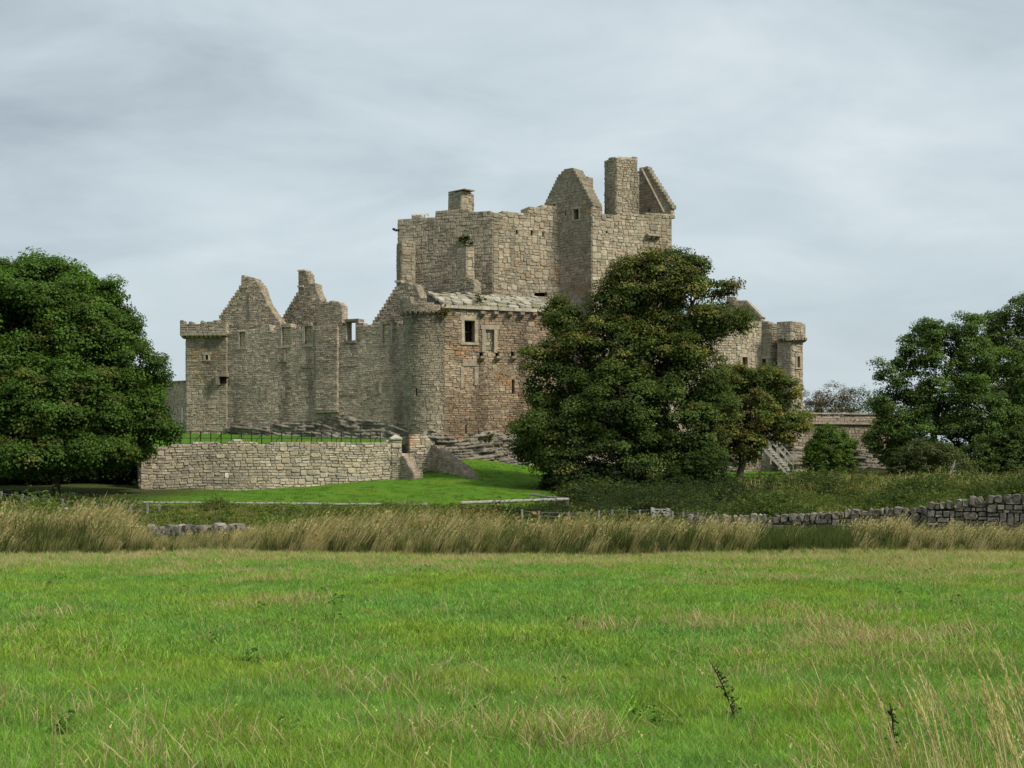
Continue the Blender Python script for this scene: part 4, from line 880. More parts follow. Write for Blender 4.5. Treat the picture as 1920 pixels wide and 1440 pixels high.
# ------------------------------------------------------------------ trees
def leaf_cloud(centres, radii, per, size, base, var=.25, clumpvar=.22, outward=None, flat=.75, tints=None, gen=rng):
    """leaves around clump centres -> V, quads, C"""
    n = len(centres); N = n * per; idx = np.repeat(np.arange(n), per)
    d = gen.normal(size=(N, 3)); d /= np.linalg.norm(d, axis=1, keepdims=True)
    d[:, 2] = np.where(gen.random(N) < .7, np.abs(d[:, 2]), d[:, 2]); r = radii[idx] * (gen.random(N) ** .45)
    p = centres[idx] + d * r[:, None] * np.array((1, 1, flat))
    nrm = d * .55 + np.array((0, 0, .55)) + gen.normal(size=(N, 3)) * .42
    if outward is not None: nrm += outward[idx] * .35
    nrm /= np.linalg.norm(nrm, axis=1, keepdims=True)
    t = gen.normal(size=(N, 3)); t -= nrm * (t * nrm).sum(1, keepdims=True); t /= np.linalg.norm(t, axis=1, keepdims=True); b = np.cross(nrm, t)
    s = (size * gen.uniform(.65, 1.3, N))[:, None]
    fold = gen.uniform(.05, .3, N)[:, None]
    v0 = p - t * s * .5; v1 = p + b * s * .42 + nrm * s * fold * .5; v2 = p + t * s * .55 - nrm * s * .12; v3 = p - b * s * .42 + nrm * s * fold * .5
    V = np.stack([v0, v1, v2, v3], 1).reshape(-1, 3); q = np.arange(N * 4).reshape(-1, 4)
    c = np.array(base)[None] * np.ones((N, 1)) if tints is None else tints[idx]
    c = c * gen.uniform(1 - clumpvar, 1 + clumpvar, n)[idx][:, None] * gen.uniform(1 - var, 1 + var, N)[:, None]
    c[:, 0] *= gen.uniform(.88, 1.14, N); C = np.repeat(c, 4, 0); return V, q, C
def crown_points(blobs, spacing, gen, depth=(.72, 1.0), bottom=.0):
    """clump centres near the outside of a union of ellipsoids"""
    B = np.array(blobs, float); out = []; nrm = []
    for i, (cx, cy, cz, rx, ry, rz) in enumerate(B):
        area = 4 * math.pi * ((rx * ry) ** 1.6 / 3 + (rx * rz) ** 1.6 / 3 + (ry * rz) ** 1.6 / 3) ** (1 / 1.6); n = int(area / spacing ** 2)
        d = gen.normal(size=(n, 3)); d /= np.linalg.norm(d, axis=1, keepdims=True); k = gen.uniform(*depth, n)[:, None]
        p = np.array((cx, cy, cz)) + d * k * np.array((rx, ry, rz))
        ok = np.ones(n, bool)
        for j, b in enumerate(B):
            if j != i: ok &= (((p - b[:3]) / b[3:]) ** 2).sum(1) > .52
        out.append(p[ok]); nrm.append(d[ok])
    return np.concatenate(out), np.concatenate(nrm)
def tree(name, label, cat, base, blobs, spacing=.62, rad=(.42, .72), per=110, size=.15, col=(.04, .075, .014), trunk=.3, limbs=10, inner=25, colfn=None, group=None, seed=0, barkc=(.09, .075, .055), twigs=40, var=.32, fork=.35, trunks=1, clumpvar=.36):
    gen = np.random.default_rng(seed); random.seed(seed); root = thing(name, label, cat, base, group)
    if 'tree' in name:
        B0 = np.array(blobs); ex = []
        for b in B0:
            for _ in range(3):
                d = gen.normal(size=3); d /= np.linalg.norm(d); d[2] = abs(d[2]) if gen.random() < .75 else d[2]; r_ = gen.uniform(.35, .75); ex.append((*(b[:3] + d * b[3:] * gen.uniform(.84, 1.02)), r_ * 1.15, r_ * 1.1, r_ * .85))
        core_blobs = list(blobs); blobs = list(blobs) + ex
    else: core_blobs = list(blobs)
    pts, nr = crown_points(blobs, spacing, gen)
    if 'tree' in name:
        so = seed * 3.1; hol = np.array([noise.noise(Vector(p * .62) + Vector((so, 0, 0))) for p in pts]); ok = hol < .27; pts, nr = pts[ok], nr[ok]
    blobs = core_blobs; radii = gen.uniform(*rad, len(pts))
    tints = None
    if colfn is not None: tints = np.array([colfn(p, gen) for p in pts])
    V, q, C = leaf_cloud(pts, radii, per, size, col, var, clumpvar, nr, tints=tints, gen=gen)
    if inner:
        ip = []
        for b in blobs:
            k = int(inner * b[3] * b[4] * b[5] ** 1 / 4) + 2; d = gen.normal(size=(k, 3)); d /= np.linalg.norm(d, axis=1, keepdims=True); ip.append(np.array(b[:3]) + d * (gen.random(k) ** .5)[:, None] * .62 * np.array(b[3:]))
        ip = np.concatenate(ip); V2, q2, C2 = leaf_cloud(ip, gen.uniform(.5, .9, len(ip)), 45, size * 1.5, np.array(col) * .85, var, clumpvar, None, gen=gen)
        q = np.concatenate([q, q2 + len(V)]); V = np.concatenate([V, V2]); C = np.concatenate([C, C2])
    big_mesh("crown", V, q, C, LEAF, root)
    base = np.array(base, float); B = np.array(blobs); cen = B[:, :3].mean(0); top = B[:, 2].max(); h = top - base[2]
    fk = base + (cen - base) * np.array((.25, .25, 0)) + np.array((0, 0, h * fork)); mb = MB()
    for k in range(trunks):
        off = np.array((random.uniform(-.5, .5), random.uniform(-.3, .3), 0)) if k else np.zeros(3)
        mb.tube([base + off * .6 - (0, 0, .3), base + off * .7 + (0, 0, .15), base * .5 + fk * .5 + off + (random.uniform(-.1, .1), 0, 0), fk + off * 1.4], trunk * 1.25, trunk * .72, 9, barkc, .08)
    mb.build("trunk", BARK, root, True)
    order = sorted(range(len(blobs)), key=lambda i: -B[i, 3] * B[i, 5])[:limbs]; lm = MB()
    for i in order:
        e = B[i, :3]; mid = fk * .5 + e * .5 + np.array((random.uniform(-.3, .3), random.uniform(-.3, .3), .25)); lm = MB()
        lm.tube([fk - (0, 0, .2), fk * .75 + e * .25 + (0, 0, .1), mid, e * .8 + fk * .2, e], trunk * .5, trunk * .14, 6, barkc, .05)
        near = pts[np.argsort(((pts - e) ** 2).sum(1))[:max(3, twigs // len(order))]]
        for p_ in near: lm.tube([mid * .3 + e * .7, (mid * .2 + e * .4 + p_ * .4) + gen.uniform(-.1, .1, 3), p_ * .92 + e * .08], trunk * .1, trunk * .03, 4, barkc)
        lm.build("limb", BARK, root, True)
    return root
def BL(Y, lst, dy=1.0):
    """ellipsoids from photo measurements at distance Y: (px, py, rx_px, rz_px[, depth offset m, ry m])"""
    out = []
    for b in lst:
        yo = b[4] if len(b) > 4 else 0; YY = Y + yo; p = P(b[0], b[1], YY); rx = b[2] / F * YY; rz = b[3] / F * YY; ry = b[5] if len(b) > 5 else rx * dy
        out.append((p[0], p[1], p[2], rx, ry, rz))
    return out
def gz(px, Y): x = (px - 960) / F * Y; return (x, Y, float(ground(x, Y)))
def left_col(p, g):
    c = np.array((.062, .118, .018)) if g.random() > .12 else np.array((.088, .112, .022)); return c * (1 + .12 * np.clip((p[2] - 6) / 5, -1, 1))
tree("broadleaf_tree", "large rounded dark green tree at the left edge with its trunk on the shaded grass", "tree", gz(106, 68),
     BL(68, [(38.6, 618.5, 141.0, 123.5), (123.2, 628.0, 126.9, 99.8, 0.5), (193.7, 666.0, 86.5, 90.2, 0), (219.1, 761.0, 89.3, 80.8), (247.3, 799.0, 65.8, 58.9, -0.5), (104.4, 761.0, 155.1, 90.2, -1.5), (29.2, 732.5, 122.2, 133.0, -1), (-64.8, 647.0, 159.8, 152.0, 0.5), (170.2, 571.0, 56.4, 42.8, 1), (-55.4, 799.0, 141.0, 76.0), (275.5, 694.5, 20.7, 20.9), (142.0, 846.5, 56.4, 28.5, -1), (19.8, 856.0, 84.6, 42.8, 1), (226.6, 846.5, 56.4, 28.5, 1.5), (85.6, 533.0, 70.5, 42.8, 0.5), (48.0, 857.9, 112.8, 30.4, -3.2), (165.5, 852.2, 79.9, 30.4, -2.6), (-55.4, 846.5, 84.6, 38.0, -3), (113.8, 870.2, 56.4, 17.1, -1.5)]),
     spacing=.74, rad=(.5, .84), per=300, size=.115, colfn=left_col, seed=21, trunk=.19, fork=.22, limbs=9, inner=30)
def mid_col(p, g):
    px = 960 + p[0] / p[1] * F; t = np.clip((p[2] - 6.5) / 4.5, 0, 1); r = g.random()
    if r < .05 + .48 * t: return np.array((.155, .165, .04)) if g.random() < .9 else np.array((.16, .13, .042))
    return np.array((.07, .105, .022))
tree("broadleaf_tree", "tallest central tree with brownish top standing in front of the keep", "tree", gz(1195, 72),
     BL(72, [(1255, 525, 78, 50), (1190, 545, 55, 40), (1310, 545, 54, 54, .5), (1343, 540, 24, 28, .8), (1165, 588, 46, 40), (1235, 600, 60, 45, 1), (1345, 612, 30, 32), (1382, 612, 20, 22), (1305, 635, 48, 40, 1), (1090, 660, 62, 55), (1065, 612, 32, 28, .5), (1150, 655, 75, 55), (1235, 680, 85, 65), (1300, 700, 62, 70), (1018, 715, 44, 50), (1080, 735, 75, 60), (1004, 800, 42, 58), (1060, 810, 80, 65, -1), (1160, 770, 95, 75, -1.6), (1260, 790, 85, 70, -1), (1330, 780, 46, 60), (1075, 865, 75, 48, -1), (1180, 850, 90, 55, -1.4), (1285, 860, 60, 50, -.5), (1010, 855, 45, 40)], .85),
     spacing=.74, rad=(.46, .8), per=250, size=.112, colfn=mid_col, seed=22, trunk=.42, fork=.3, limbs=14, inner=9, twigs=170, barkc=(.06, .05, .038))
def brown_col(p, g):
    r = g.random(); return np.array((.175, .178, .042)) if r < .55 else (np.array((.17, .13, .042)) if r < .63 else np.array((.085, .125, .026)))
tree("broadleaf_tree", "smaller olive brown tree to the right of the tall central tree, above the timber steps", "tree", gz(1385, 78),
     BL(78, [(1420, 738, 62, 48), (1466, 765, 44, 55), (1395, 795, 56, 60), (1458, 800, 44, 34), (1380, 845, 44, 30), (1345, 800, 45, 60, -.5), (1370, 740, 40, 40)], .9),
     spacing=.62, rad=(.36, .64), per=150, size=.112, colfn=brown_col, seed=23, trunk=.2, fork=.35, limbs=7, inner=14, twigs=80)
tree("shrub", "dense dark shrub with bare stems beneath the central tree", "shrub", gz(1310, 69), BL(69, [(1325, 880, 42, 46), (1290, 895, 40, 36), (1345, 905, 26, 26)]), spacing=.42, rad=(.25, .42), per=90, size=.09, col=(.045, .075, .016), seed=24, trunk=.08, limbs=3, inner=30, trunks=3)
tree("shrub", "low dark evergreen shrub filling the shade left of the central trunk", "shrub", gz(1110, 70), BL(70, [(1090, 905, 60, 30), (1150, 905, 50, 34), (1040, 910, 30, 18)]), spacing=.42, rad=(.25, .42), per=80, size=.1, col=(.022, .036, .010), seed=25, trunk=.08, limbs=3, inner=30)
tree("shrub", "rounded bright green bush in front of the boundary wall right of the steps", "shrub", gz(1557, 84), BL(84, [(1557, 850, 40, 40), (1536, 862, 30, 32), (1582, 862, 26, 34), (1550, 818, 22, 20), (1572, 826, 16, 22), (1528, 842, 16, 18), (1592, 838, 14, 16)]), spacing=.36, rad=(.2, .36), per=100, size=.085, col=(.085, .15, .022), seed=26, trunk=.09, limbs=4, inner=40, var=.3)
def ash_col(p, g): return np.array((.082, .135, .03)) * (1.0 + .15 * g.random())
tree("ash_tree", "airy green tree right of the boundary wall, its left crown showing sky through gaps", "tree", gz(1745, 84),
     BL(84, [(1683, 700, 34, 30), (1668, 735, 30, 34), (1725, 650, 34, 38), (1690, 770, 45, 40), (1755, 690, 48, 50), (1790, 650, 52, 40), (1830, 690, 45, 50), (1770, 760, 70, 55), (1840, 770, 60, 60, -1), (1720, 825, 60, 45), (1800, 840, 70, 60, -1), (1860, 850, 50, 55), (1885, 720, 50, 60), (1660, 830, 35, 40), (1890, 800, 50, 60)], .9),
     spacing=.72, rad=(.42, .74), per=200, size=.11, colfn=ash_col, seed=27, trunk=.26, fork=.35, limbs=10, inner=8, twigs=140)
tree("ash_tree", "tree at the right edge whose dark top stands highest above the other right hand trees", "tree", gz(1925, 88),
     BL(88, [(1885, 605, 34, 28), (1930, 590, 50, 34), (1900, 660, 55, 50), (1960, 660, 70, 80), (1900, 750, 50, 60), (1950, 790, 80, 90), (1990, 640, 60, 80)], .9),
     spacing=.66, rad=(.38, .68), per=140, size=.115, col=(.082, .125, .028), seed=28, trunk=.3, fork=.3, limbs=7, inner=14)
tree("shrub", "olive scrubby bush low down in front of the right hand trees by the fallen branch", "shrub", gz(1745, 78), BL(78, [(1740, 860, 60, 34), (1785, 880, 40, 30), (1700, 875, 35, 26)]), spacing=.4, rad=(.25, .42), per=80, size=.09, col=(.08, .10, .032), seed=29, trunk=.06, limbs=3, inner=30)
tree("shrub", "dark thicket at the lower right edge beneath the highest right hand tree", "shrub", gz(1880, 80), BL(80, [(1870, 870, 60, 55), (1930, 860, 60, 70), (1830, 890, 50, 35)]), spacing=.46, rad=(.28, .46), per=80, size=.11, col=(.068, .105, .026), seed=30, trunk=.08, limbs=3, inner=30)
tree("shrub", "added dark thicket coloured for the deep shade behind the trunk of the large left tree", "shrub", gz(110, 77), BL(77, [(-40, 860, 110, 62), (90, 868, 90, 48), (180, 872, 70, 42), (232, 880, 30, 34, -1.5)]), spacing=.55, rad=(.3, .5), per=70, size=.13, col=(.018, .03, .009), seed=31, trunk=.1, limbs=4, inner=24)  # thicket added and tinted near black to stand for the shade there
# thin brownish shrubs behind the boundary wall
for i, (px, top, lab, col, tw) in enumerate(((1560, 715, "half bare brown bush behind the boundary wall with pale branching stems", (.075, .062, .032), 130), (1612, 722, "thin green brown bush behind the boundary wall beside the airy right hand tree", (.05, .066, .026), 70), (1518, 730, "small sparse brown bush behind the boundary wall against the turret", (.075, .058, .03), 50))):
    tree("shrub", lab, "shrub", (P(px, 0, 102)[0], 102, 3.0), BL(102, [(px, top + 30, 32, 28), (px - 24, top + 42, 26, 22), (px + 24, top + 38, 26, 24), (px, top + 60, 38, 18)]), spacing=.5, rad=(.25, .5), per=26, size=.085, col=tuple(1.7 * v for v in col), seed=40 + i, trunk=.1, fork=.55, limbs=4, inner=6, twigs=tw, barkc=(.30, .27, .23))
def wall_plant(label, px, py, Y, r, seed, col, n=40, size=.13):
    gen = np.random.default_rng(seed); root = thing("wall_plant", label, "plant", P(px, py + 6, Y)); c = np.array(P(px, py, Y)); pts = c + gen.normal(size=(n, 3)) * np.array((r, r * .5, r * .8)); V, q, C = leaf_cloud(pts, np.full(n, r * .5), 14, size, col, gen=gen); big_mesh("foliage", V, q, C, LEAF, root)
    mb = MB()
    for p_ in pts[:12]: mb.tube([c + (0, .25, -r), (c + p_) / 2, p_], .015, .008, 4, (.1, .08, .05))
    mb.build("stem", BARK, root)
wall_plant("green plant growing out of the dark left face of the keep above a stub wall", 872, 450, 97.1, .26, 50, (.05, .075, .02), 36, .12)
wall_plant("tiny sprig sticking out from the left top corner of the keep", 742, 430, 98.6, .13, 51, (.05, .06, .025), 8, .12)
wall_plant("yellowish weeds at the left end of the slab roof eaves", 833, 588, 85.3, .22, 52, (.12, .10, .02), 26, .09)
wall_plant("green tuft growing on the foot of the brown range above the crag", 918, 822, 85.2, .2, 53, (.06, .08, .022), 22, .09)
wall_plant("brownish weeds among the roof slabs of the brown range", 900, 560, 86.9, .22, 54, (.09, .09, .03), 22, .09)
def branch_thing():
    root = thing("fallen_branch", "bare pale fallen branch in front of the olive bush at the right", "branch", P(1785, 905, 74)); random.seed(5)
    a = np.array(P(1770, 905, 74)); tips = [(1791, 864), (1797, 868), (1800, 884), (1801, 900), (1785, 872)]
    mb = MB(); m = np.array(P(1781, 890, 74)); t1 = np.array(P(1788, 875, 74)); mb.tube([a, m, t1, np.array(P(1791, 862, 74))], .05, .015, 6, (.42, .4, .36)); mb.build("stem", BARK, root)
    for (x, y) in tips:
        mb = MB(); e = np.array(P(x, y, 73.8)); mb.tube([m, (m + e) / 2 + (0, 0, .12), e], .028, .008, 5, (.42, .4, .36)); mb.build("twig", BARK, root)
branch_thing()

# ------------------------------------------------------------------ grass: tufts scattered over points
def tuft(name, n, radius, h, w, lean, cols, mat, seed, bend=.5, leandir=None, seedhead=0.0, segs=3):
    g = np.random.default_rng(seed); V = []; Fc = []; C = []
    for i in range(n):
        a = g.uniform(0, 6.283); r = radius * math.sqrt(g.random()); b = np.array((r * math.cos(a), r * math.sin(a), 0)); hh = h * g.uniform(.55, 1.2)
        d = np.array((g.normal(), g.normal(), 0)) * lean
        if leandir is not None: d = d * .6 + np.array(leandir) * g.uniform(.6, 1.3)
        fa = g.uniform(0, 6.283); side = np.array((math.cos(fa), math.sin(fa), 0)); c = np.array(cols[g.integers(len(cols))]) * g.uniform(.75, 1.25); ww = w * g.uniform(.7, 1.3); base = len(V)
        for k in range(segs + 1):
            t = k / segs; p = b + d * hh * (t * (1 - bend) + bend * t * t) + np.array((0, 0, hh * (t - .22 * bend * t * t * min(1.5, np.linalg.norm(d)))))
            wk = ww * (1 - t ** 1.6) * (.8 if k == 0 else 1)
            if seedhead and k == segs - 1: wk = ww * 1.2
            if k < segs: V += [p - side * wk / 2, p + side * wk / 2]; C += [c * (.8 + .3 * t)] * 2  # blade colour darkened at the base to imitate self-shadow in the tuft
            else: V += [p]; C += [c * 1.1]
        for k in range(segs - 1): Fc.append((base + 2 * k, base + 2 * k + 1, base + 2 * k + 3, base + 2 * k + 2))
        Fc.append((base + 2 * segs - 2, base + 2 * segs - 1, base + 2 * segs))
        if g.random() < seedhead:   # loose plume round the stem end
            tip = V[-1]; dn = V[base + 2 * segs - 2] - tip; ct = c * 1.15
            for m in range(4):
                q0 = tip + dn * g.uniform(0, .75); o = np.array((g.normal(), g.normal(), g.normal() * .5 + .4)) * .026 * h; b2 = len(V)
                V += [q0, q0 + o - dn * .10, q0 + o * .3 - dn * .2]; C += [ct] * 3; Fc.append((b2, b2 + 1, b2 + 2))
    me = bpy.data.meshes.new(name); me.from_pydata([tuple(v) for v in V], [], Fc); finish(me, np.array(C), mat, False)
    return bpy.data.objects.new(name, me)
def leafy(name, n, radius, h, size, cols, seed, mat=None):
    g = np.random.default_rng(seed); pts = np.stack([g.normal(size=n) * radius, g.normal(size=n) * radius, np.abs(g.normal(size=n)) * h * .5 + h * .12], 1); tt = np.array(cols)[g.integers(len(cols), size=n)]
    V, q, C = leaf_cloud(pts, np.full(n, size * 1.3), 9, size, cols[0], .3, .3, None, tints=tt, gen=g)
    me = bpy.data.meshes.new(name); me.from_pydata(V.tolist(), [], q.tolist()); finish(me, C, mat or LEAF, False); return bpy.data.objects.new(name, me)
def scatter(name, label, cat, pts, scl, srcs, pick, rotjit=.15, rotz=None):
    n = len(pts); me = bpy.data.meshes.new(name); me.vertices.add(n); me.vertices.foreach_set("co", np.asarray(pts, np.float32).ravel())
    rot = np.stack([rng.normal(size=n) * rotjit, rng.normal(size=n) * rotjit, rng.uniform(0, 6.283, n) if rotz is None else rng.normal(size=n) * rotz], 1)
    for nm, typ, arr in (("rot", 'FLOAT_VECTOR', rot), ("scl", 'FLOAT_VECTOR', scl if np.ndim(scl) == 2 else np.repeat(np.asarray(scl)[:, None], 3, 1)), ("pick", 'INT', pick)):
        a = me.attributes.new(nm, typ, 'POINT'); a.data.foreach_set("vector" if typ != 'INT' else "value", np.asarray(arr, np.int32 if typ == 'INT' else np.float32).ravel())
    o = bpy.data.objects.new(name, me); COL.objects.link(o); tag(o, label, cat, kind="stuff")
    c = bpy.data.collections.new(name + "_tufts")
    for i, s_ in enumerate(srcs): s_.name = "%s_%02d" % (name, i); c.objects.link(s_)
    ng = bpy.data.node_groups.new(name, 'GeometryNodeTree'); ng.interface.new_socket("Geometry", in_out='INPUT', socket_type='NodeSocketGeometry'); ng.interface.new_socket("Geometry", in_out='OUTPUT', socket_type='NodeSocketGeometry')
    N = ng.nodes; L = ng.links; gi = N.new("NodeGroupInput"); go = N.new("NodeGroupOutput"); ci = N.new("GeometryNodeCollectionInfo"); ci.inputs['Collection'].default_value = c
    ci.inputs['Separate Children'].default_value = True; ci.inputs['Reset Children'].default_value = True
    ip = N.new("GeometryNodeInstanceOnPoints"); ip.inputs['Pick Instance'].default_value = True
    def na(nm, t):
        k = N.new("GeometryNodeInputNamedAttribute"); k.data_type = t; k.inputs['Name'].default_value = nm; return k.outputs[0]
    L.new(gi.outputs[0], ip.inputs['Points']); L.new(ci.outputs[0], ip.inputs['Instance']); L.new(na("rot", 'FLOAT_VECTOR'), ip.inputs['Rotation']); L.new(na("scl", 'FLOAT_VECTOR'), ip.inputs['Scale']); L.new(na("pick", 'INT'), ip.inputs['Instance Index'])
    L.new(ip.outputs[0], go.inputs[0]); md = o.modifiers.new("tufts", 'NODES'); md.node_group = ng; return o
def fan(n, y0, y1, k=.40, m=1.5, power=1.0):
    """points on the ground between two distances, over a strip wider than the view"""
    y = y0 + (y1 - y0) * rng.random(n) ** power; hw = k * y + m; x = rng.uniform(-1, 1, n) * hw; return x, y
def nfield(x, y, s, seed): return np.array([noise.noise(Vector((a * s + seed, b * s, seed))) for a, b in zip(x, y)])
GREEN = [(.205, .375, .038), (.185, .35, .038), (.235, .39, .045), (.16, .335, .042), (.26, .385, .065)]
MIXG = GREEN + [(.36, .32, .15)]
STR = [(.40, .325, .165), (.48, .40, .215), (.34, .28, .135), (.42, .34, .18)]
def field_grass():
    near = [tuft("t", 60, .15, .085, .0048, .55, MIXG if k == 2 else GREEN, BLADE, 60 + k) for k in range(4)]
    far = [tuft("t", 44, .22, .072, .009, .6, MIXG if k == 2 else GREEN, BLADE, 70 + k, segs=2) for k in range(4)]
    dry = [tuft("t", 18, .16, .2, .0045, .5, STR + GREEN[:2], STRAW, 80 + k, seedhead=.2) for k in range(3)]
    dryf = [tuft("t", 26, .24, .15, .011, .55, STR + GREEN[:1], STRAW, 85 + k, segs=2) for k in range(2)]
    P_ = []; S_ = []; K_ = []
    for (n, y0, y1, base, kk) in ((19000, 5.5, 13, 0, 4), (21000, 13, 22, 4, 4), (22000, 22, 34.5, 4, 4)):
        x, y = fan(n, y0, y1, .4, 4.5); p = nfield(x, y, .55, 3.0); s = 1 + .45 * p + rng.normal(size=n) * .15
        P_.append(np.stack([x, y, ground(x, y) - .01], 1)); S_.append(np.clip(s, .5, 1.7)); K_.append(base + rng.integers(0, kk, n))
    for (n, y0, y1, base, kk, thr) in ((5200, 5.5, 14, 8, 3, .30), (9000, 14, 34.5, 11, 2, .24)):
        x, y = fan(n, y0, y1); p = nfield(x, y * 1.6, .42, 9.0) + .5 * nfield(x, y * 1.5, 1.3, 5.0) + .35 * np.clip((y - 24) / 9, 0, 1) + sum(a * np.exp(-((x - cx) / rx) ** 2 - ((y - cy) / ry) ** 2) for cx, cy, rx, ry, a in ((-.2, 11.2, 1.9, .9, .55), (.7, 8.8, 1.0, .6, .6), (4.0, 15.5, 2.2, 3.5, .45), (-4.4, 13, 1.2, .7, .45), (4.7, 25, 1.0, 1.3, .6), (2.2, 10, 1.2, .8, .4), (-2.6, 9, .8, .5, .4), (8.5, 21, 2.0, 5, .4)))
        ok = p > thr + rng.random(n) * .6; x, y, p = x[ok], y[ok], p[ok]; P_.append(np.stack([x, y, ground(x, y) - .01], 1)); S_.append(rng.uniform(.65, 1.35, len(x))); K_.append(base + rng.integers(0, kk, len(x)))
    sparse = [tuft("t", 6, .3, .24, .004, .45, STR, STRAW, 88 + k, seedhead=.3) for k in range(3)]
    x, y = fan(1900, 5.5, 20, .40, 1.5, 1.5); p = nfield(x, y, .5, 23); ok = p > rng.random(len(x)) * .8 - .45; x, y = x[ok], y[ok]
    P_.append(np.stack([x, y, ground(x, y) - .01], 1)); S_.append(rng.uniform(.55, 1.25, len(x))); K_.append(13 + rng.integers(0, 3, len(x)))
    x, y = fan(15000, 23, 34.8); p = nfield(x, y * 2.2, .3, 29) + .5 * nfield(x, y * 2, 1.1, 25); ok = p + np.clip((y - 26.5) / 7, -.3, .75) + .25 * np.clip(x / y / .2 - .3, 0, 1) > rng.random(len(x)) * .75 - .02; x, y = x[ok], y[ok]
    P_.append(np.stack([x, y, ground(x, y) - .01], 1)); S_.append(rng.uniform(.5, 1.0, len(x))); K_.append(11 + rng.integers(0, 2, len(x)))
    dock = [leafy("d", 16, .08, .1, .03, [(.09, .2, .035), (.11, .22, .04), (.08, .17, .03)], 89)]
    x, y = fan(60, 9, 33); P_.append(np.stack([x, y, ground(x, y) - .02], 1)); S_.append(rng.uniform(.5, 1.3, len(x))); K_.append(np.full(len(x), 16))
    dryf = dryf + sparse + dock
    scatter("field_grass", "short green meadow grass with straw patches filling the foreground", "grass", np.concatenate(P_), np.concatenate(S_), near + far + dry + dryf, np.concatenate(K_))
field_grass()
def tall_grass():
    OL = [(.12, .16, .036), (.155, .18, .046), (.10, .145, .034), (.19, .195, .06)]; DK = [(.06, .085, .022), (.08, .105, .026), (.10, .11, .034)]
    a = [tuft("t", 22, .24, 1.0, .011, .2, STR + [(.2, .2, .07)], STRAW, 90 + k, .6, (.45, -.03, 0), .7) for k in range(3)]
    b = [tuft("t", 32, .22, .85, .013, .22, OL + STR[:1], STRAW, 95 + k, .55, (.36, -.03, 0), .12) for k in range(3)]
    c = [tuft("t", 34, .2, .8, .016, .25, DK, STRAW, 99 + k, .4, (.1, 0, 0), .1) for k in range(2)]
    n = 9200; x, y = fan(n, 32.4, 38.8, .40, 2); y += .35 * np.sin(x * .8) + .25 * np.sin(x * 2.1) + .5 * nfield(x, y * 0 + 1, .9, 77); px = 960 + x / y * F
    edge = smooth01((y - 32.6) / 2.0); straw = np.interp(px, [0, 150, 250, 420, 760, 860, 1000, 1200, 1400, 1420, 1560, 1600, 1690, 1800, 1920], [.14, .16, .3, .48, .42, .2, .18, .2, .3, .02, .03, .22, .4, .42, .3])
    dark = np.interp(px, [0, 200, 420, 900, 1400, 1420, 1600, 1660, 1780, 1920], [.62, .52, .2, .4, .38, .95, .95, .5, .36, .5])
    nn = nfield(x, y, .5, 17); straw = np.clip(straw + nn * .5 * (straw > .1), .02, .95); r = rng.random(n)
    pick = np.where(r < straw, rng.integers(0, 3, n), np.where(r > 1 - dark, 6 + rng.integers(0, 2, n), 3 + rng.integers(0, 3, n)))
    hk = np.interp(px, [0, 200, 290, 470, 560, 860, 1400, 1650, 1920], [.98, .95, .42, .52, .86, .86, .74, .7, .55]); s = hk * rng.uniform(.55, 1.1, n) * np.clip(1 + .55 * nn, .7, 1.2) * (.3 + .7 * edge) * np.where(pick > 5, .95, 1)
    keep = rng.random(n) < .08 + .92 * edge ** 1.3; z = ground(x, y) - .02
    scatter("tall_grass", "band of tall leaning straw and olive grass along the far edge of the meadow", "grass", np.stack([x, y, z], 1)[keep], s[keep], a + b + c, pick[keep], .06, .25)
    # low weeds between the tall grass and the lawn, and the bank on the right
    W1 = [leafy("w", 80, .22, .42, .055, [(.10, .15, .032), (.12, .17, .036), (.15, .175, .042)], 110 + k) for k in range(2)]
    W2 = [leafy("w", 80, .24, .4, .055, [(.18, .20, .045), (.23, .215, .06), (.13, .175, .038)], 113 + k) for k in range(2)]
    W3 = [leafy("w", 50, .25, .42, .085, [(.22, .13, .045), (.18, .14, .045), (.25, .19, .055), (.09, .12, .03)], 116)]
    W4 = [tuft("t", 26, .2, .5, .014, .3, STR[:2] + OL + [(.12, .13, .04)], STRAW, 118 + k, .5, (.15, 0, 0), .3) for k in range(2)]
    W5 = [tuft("t", 40, .3, .16, .02, .5, [(.085, .19, .016), (.10, .20, .018), (.12, .19, .03)], STRAW, 121, .4)]
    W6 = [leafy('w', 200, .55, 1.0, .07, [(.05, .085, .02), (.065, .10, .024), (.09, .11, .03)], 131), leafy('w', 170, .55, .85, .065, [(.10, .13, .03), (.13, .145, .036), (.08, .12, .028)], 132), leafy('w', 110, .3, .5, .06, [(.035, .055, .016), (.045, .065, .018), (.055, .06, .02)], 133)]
    n = 9500; x, y = fan(n, 38.5, 58.2, .40, 2); px = 960 + x / y * F
    d = nfield(x, y, .3, 31); r = rng.random(n); pick = np.where(r < .55 + d * .6, rng.integers(0, 2, n), np.where(r < .72, 2 + rng.integers(0, 2, n), 5 + rng.integers(0, 2, n)))
    fern = (np.exp(-((px - 930) / 110) ** 2) + .7 * np.exp(-((px - 1120) / 60) ** 2) + .7 * np.exp(-((px - 1275) / 25) ** 2)) * (y < 54); pick = np.where((rng.random(n) < fern * .55), 4, pick); pick = np.where((px < 270) & (rng.random(n) < .5), 5 + rng.integers(0, 2, n), pick)
    s = rng.uniform(.65, 1.2, n) * np.interp(px, [200, 280], [1.45, 1]) * np.interp(y, [38, 44, 50, 58.2], [.8, .62, .6, .5]); z = ground(x, y) - .03
    s *= np.clip(1 + 1.1 * nfield(x, y, .55, 61) + .4 * nfield(x, y, 1.7, 63), .35, 2.2); s *= np.where((px > 1270) & (y < 43.5), .6, 1) * np.where((px > 250) & (px < 490) & (y < 43.5), .5, 1)
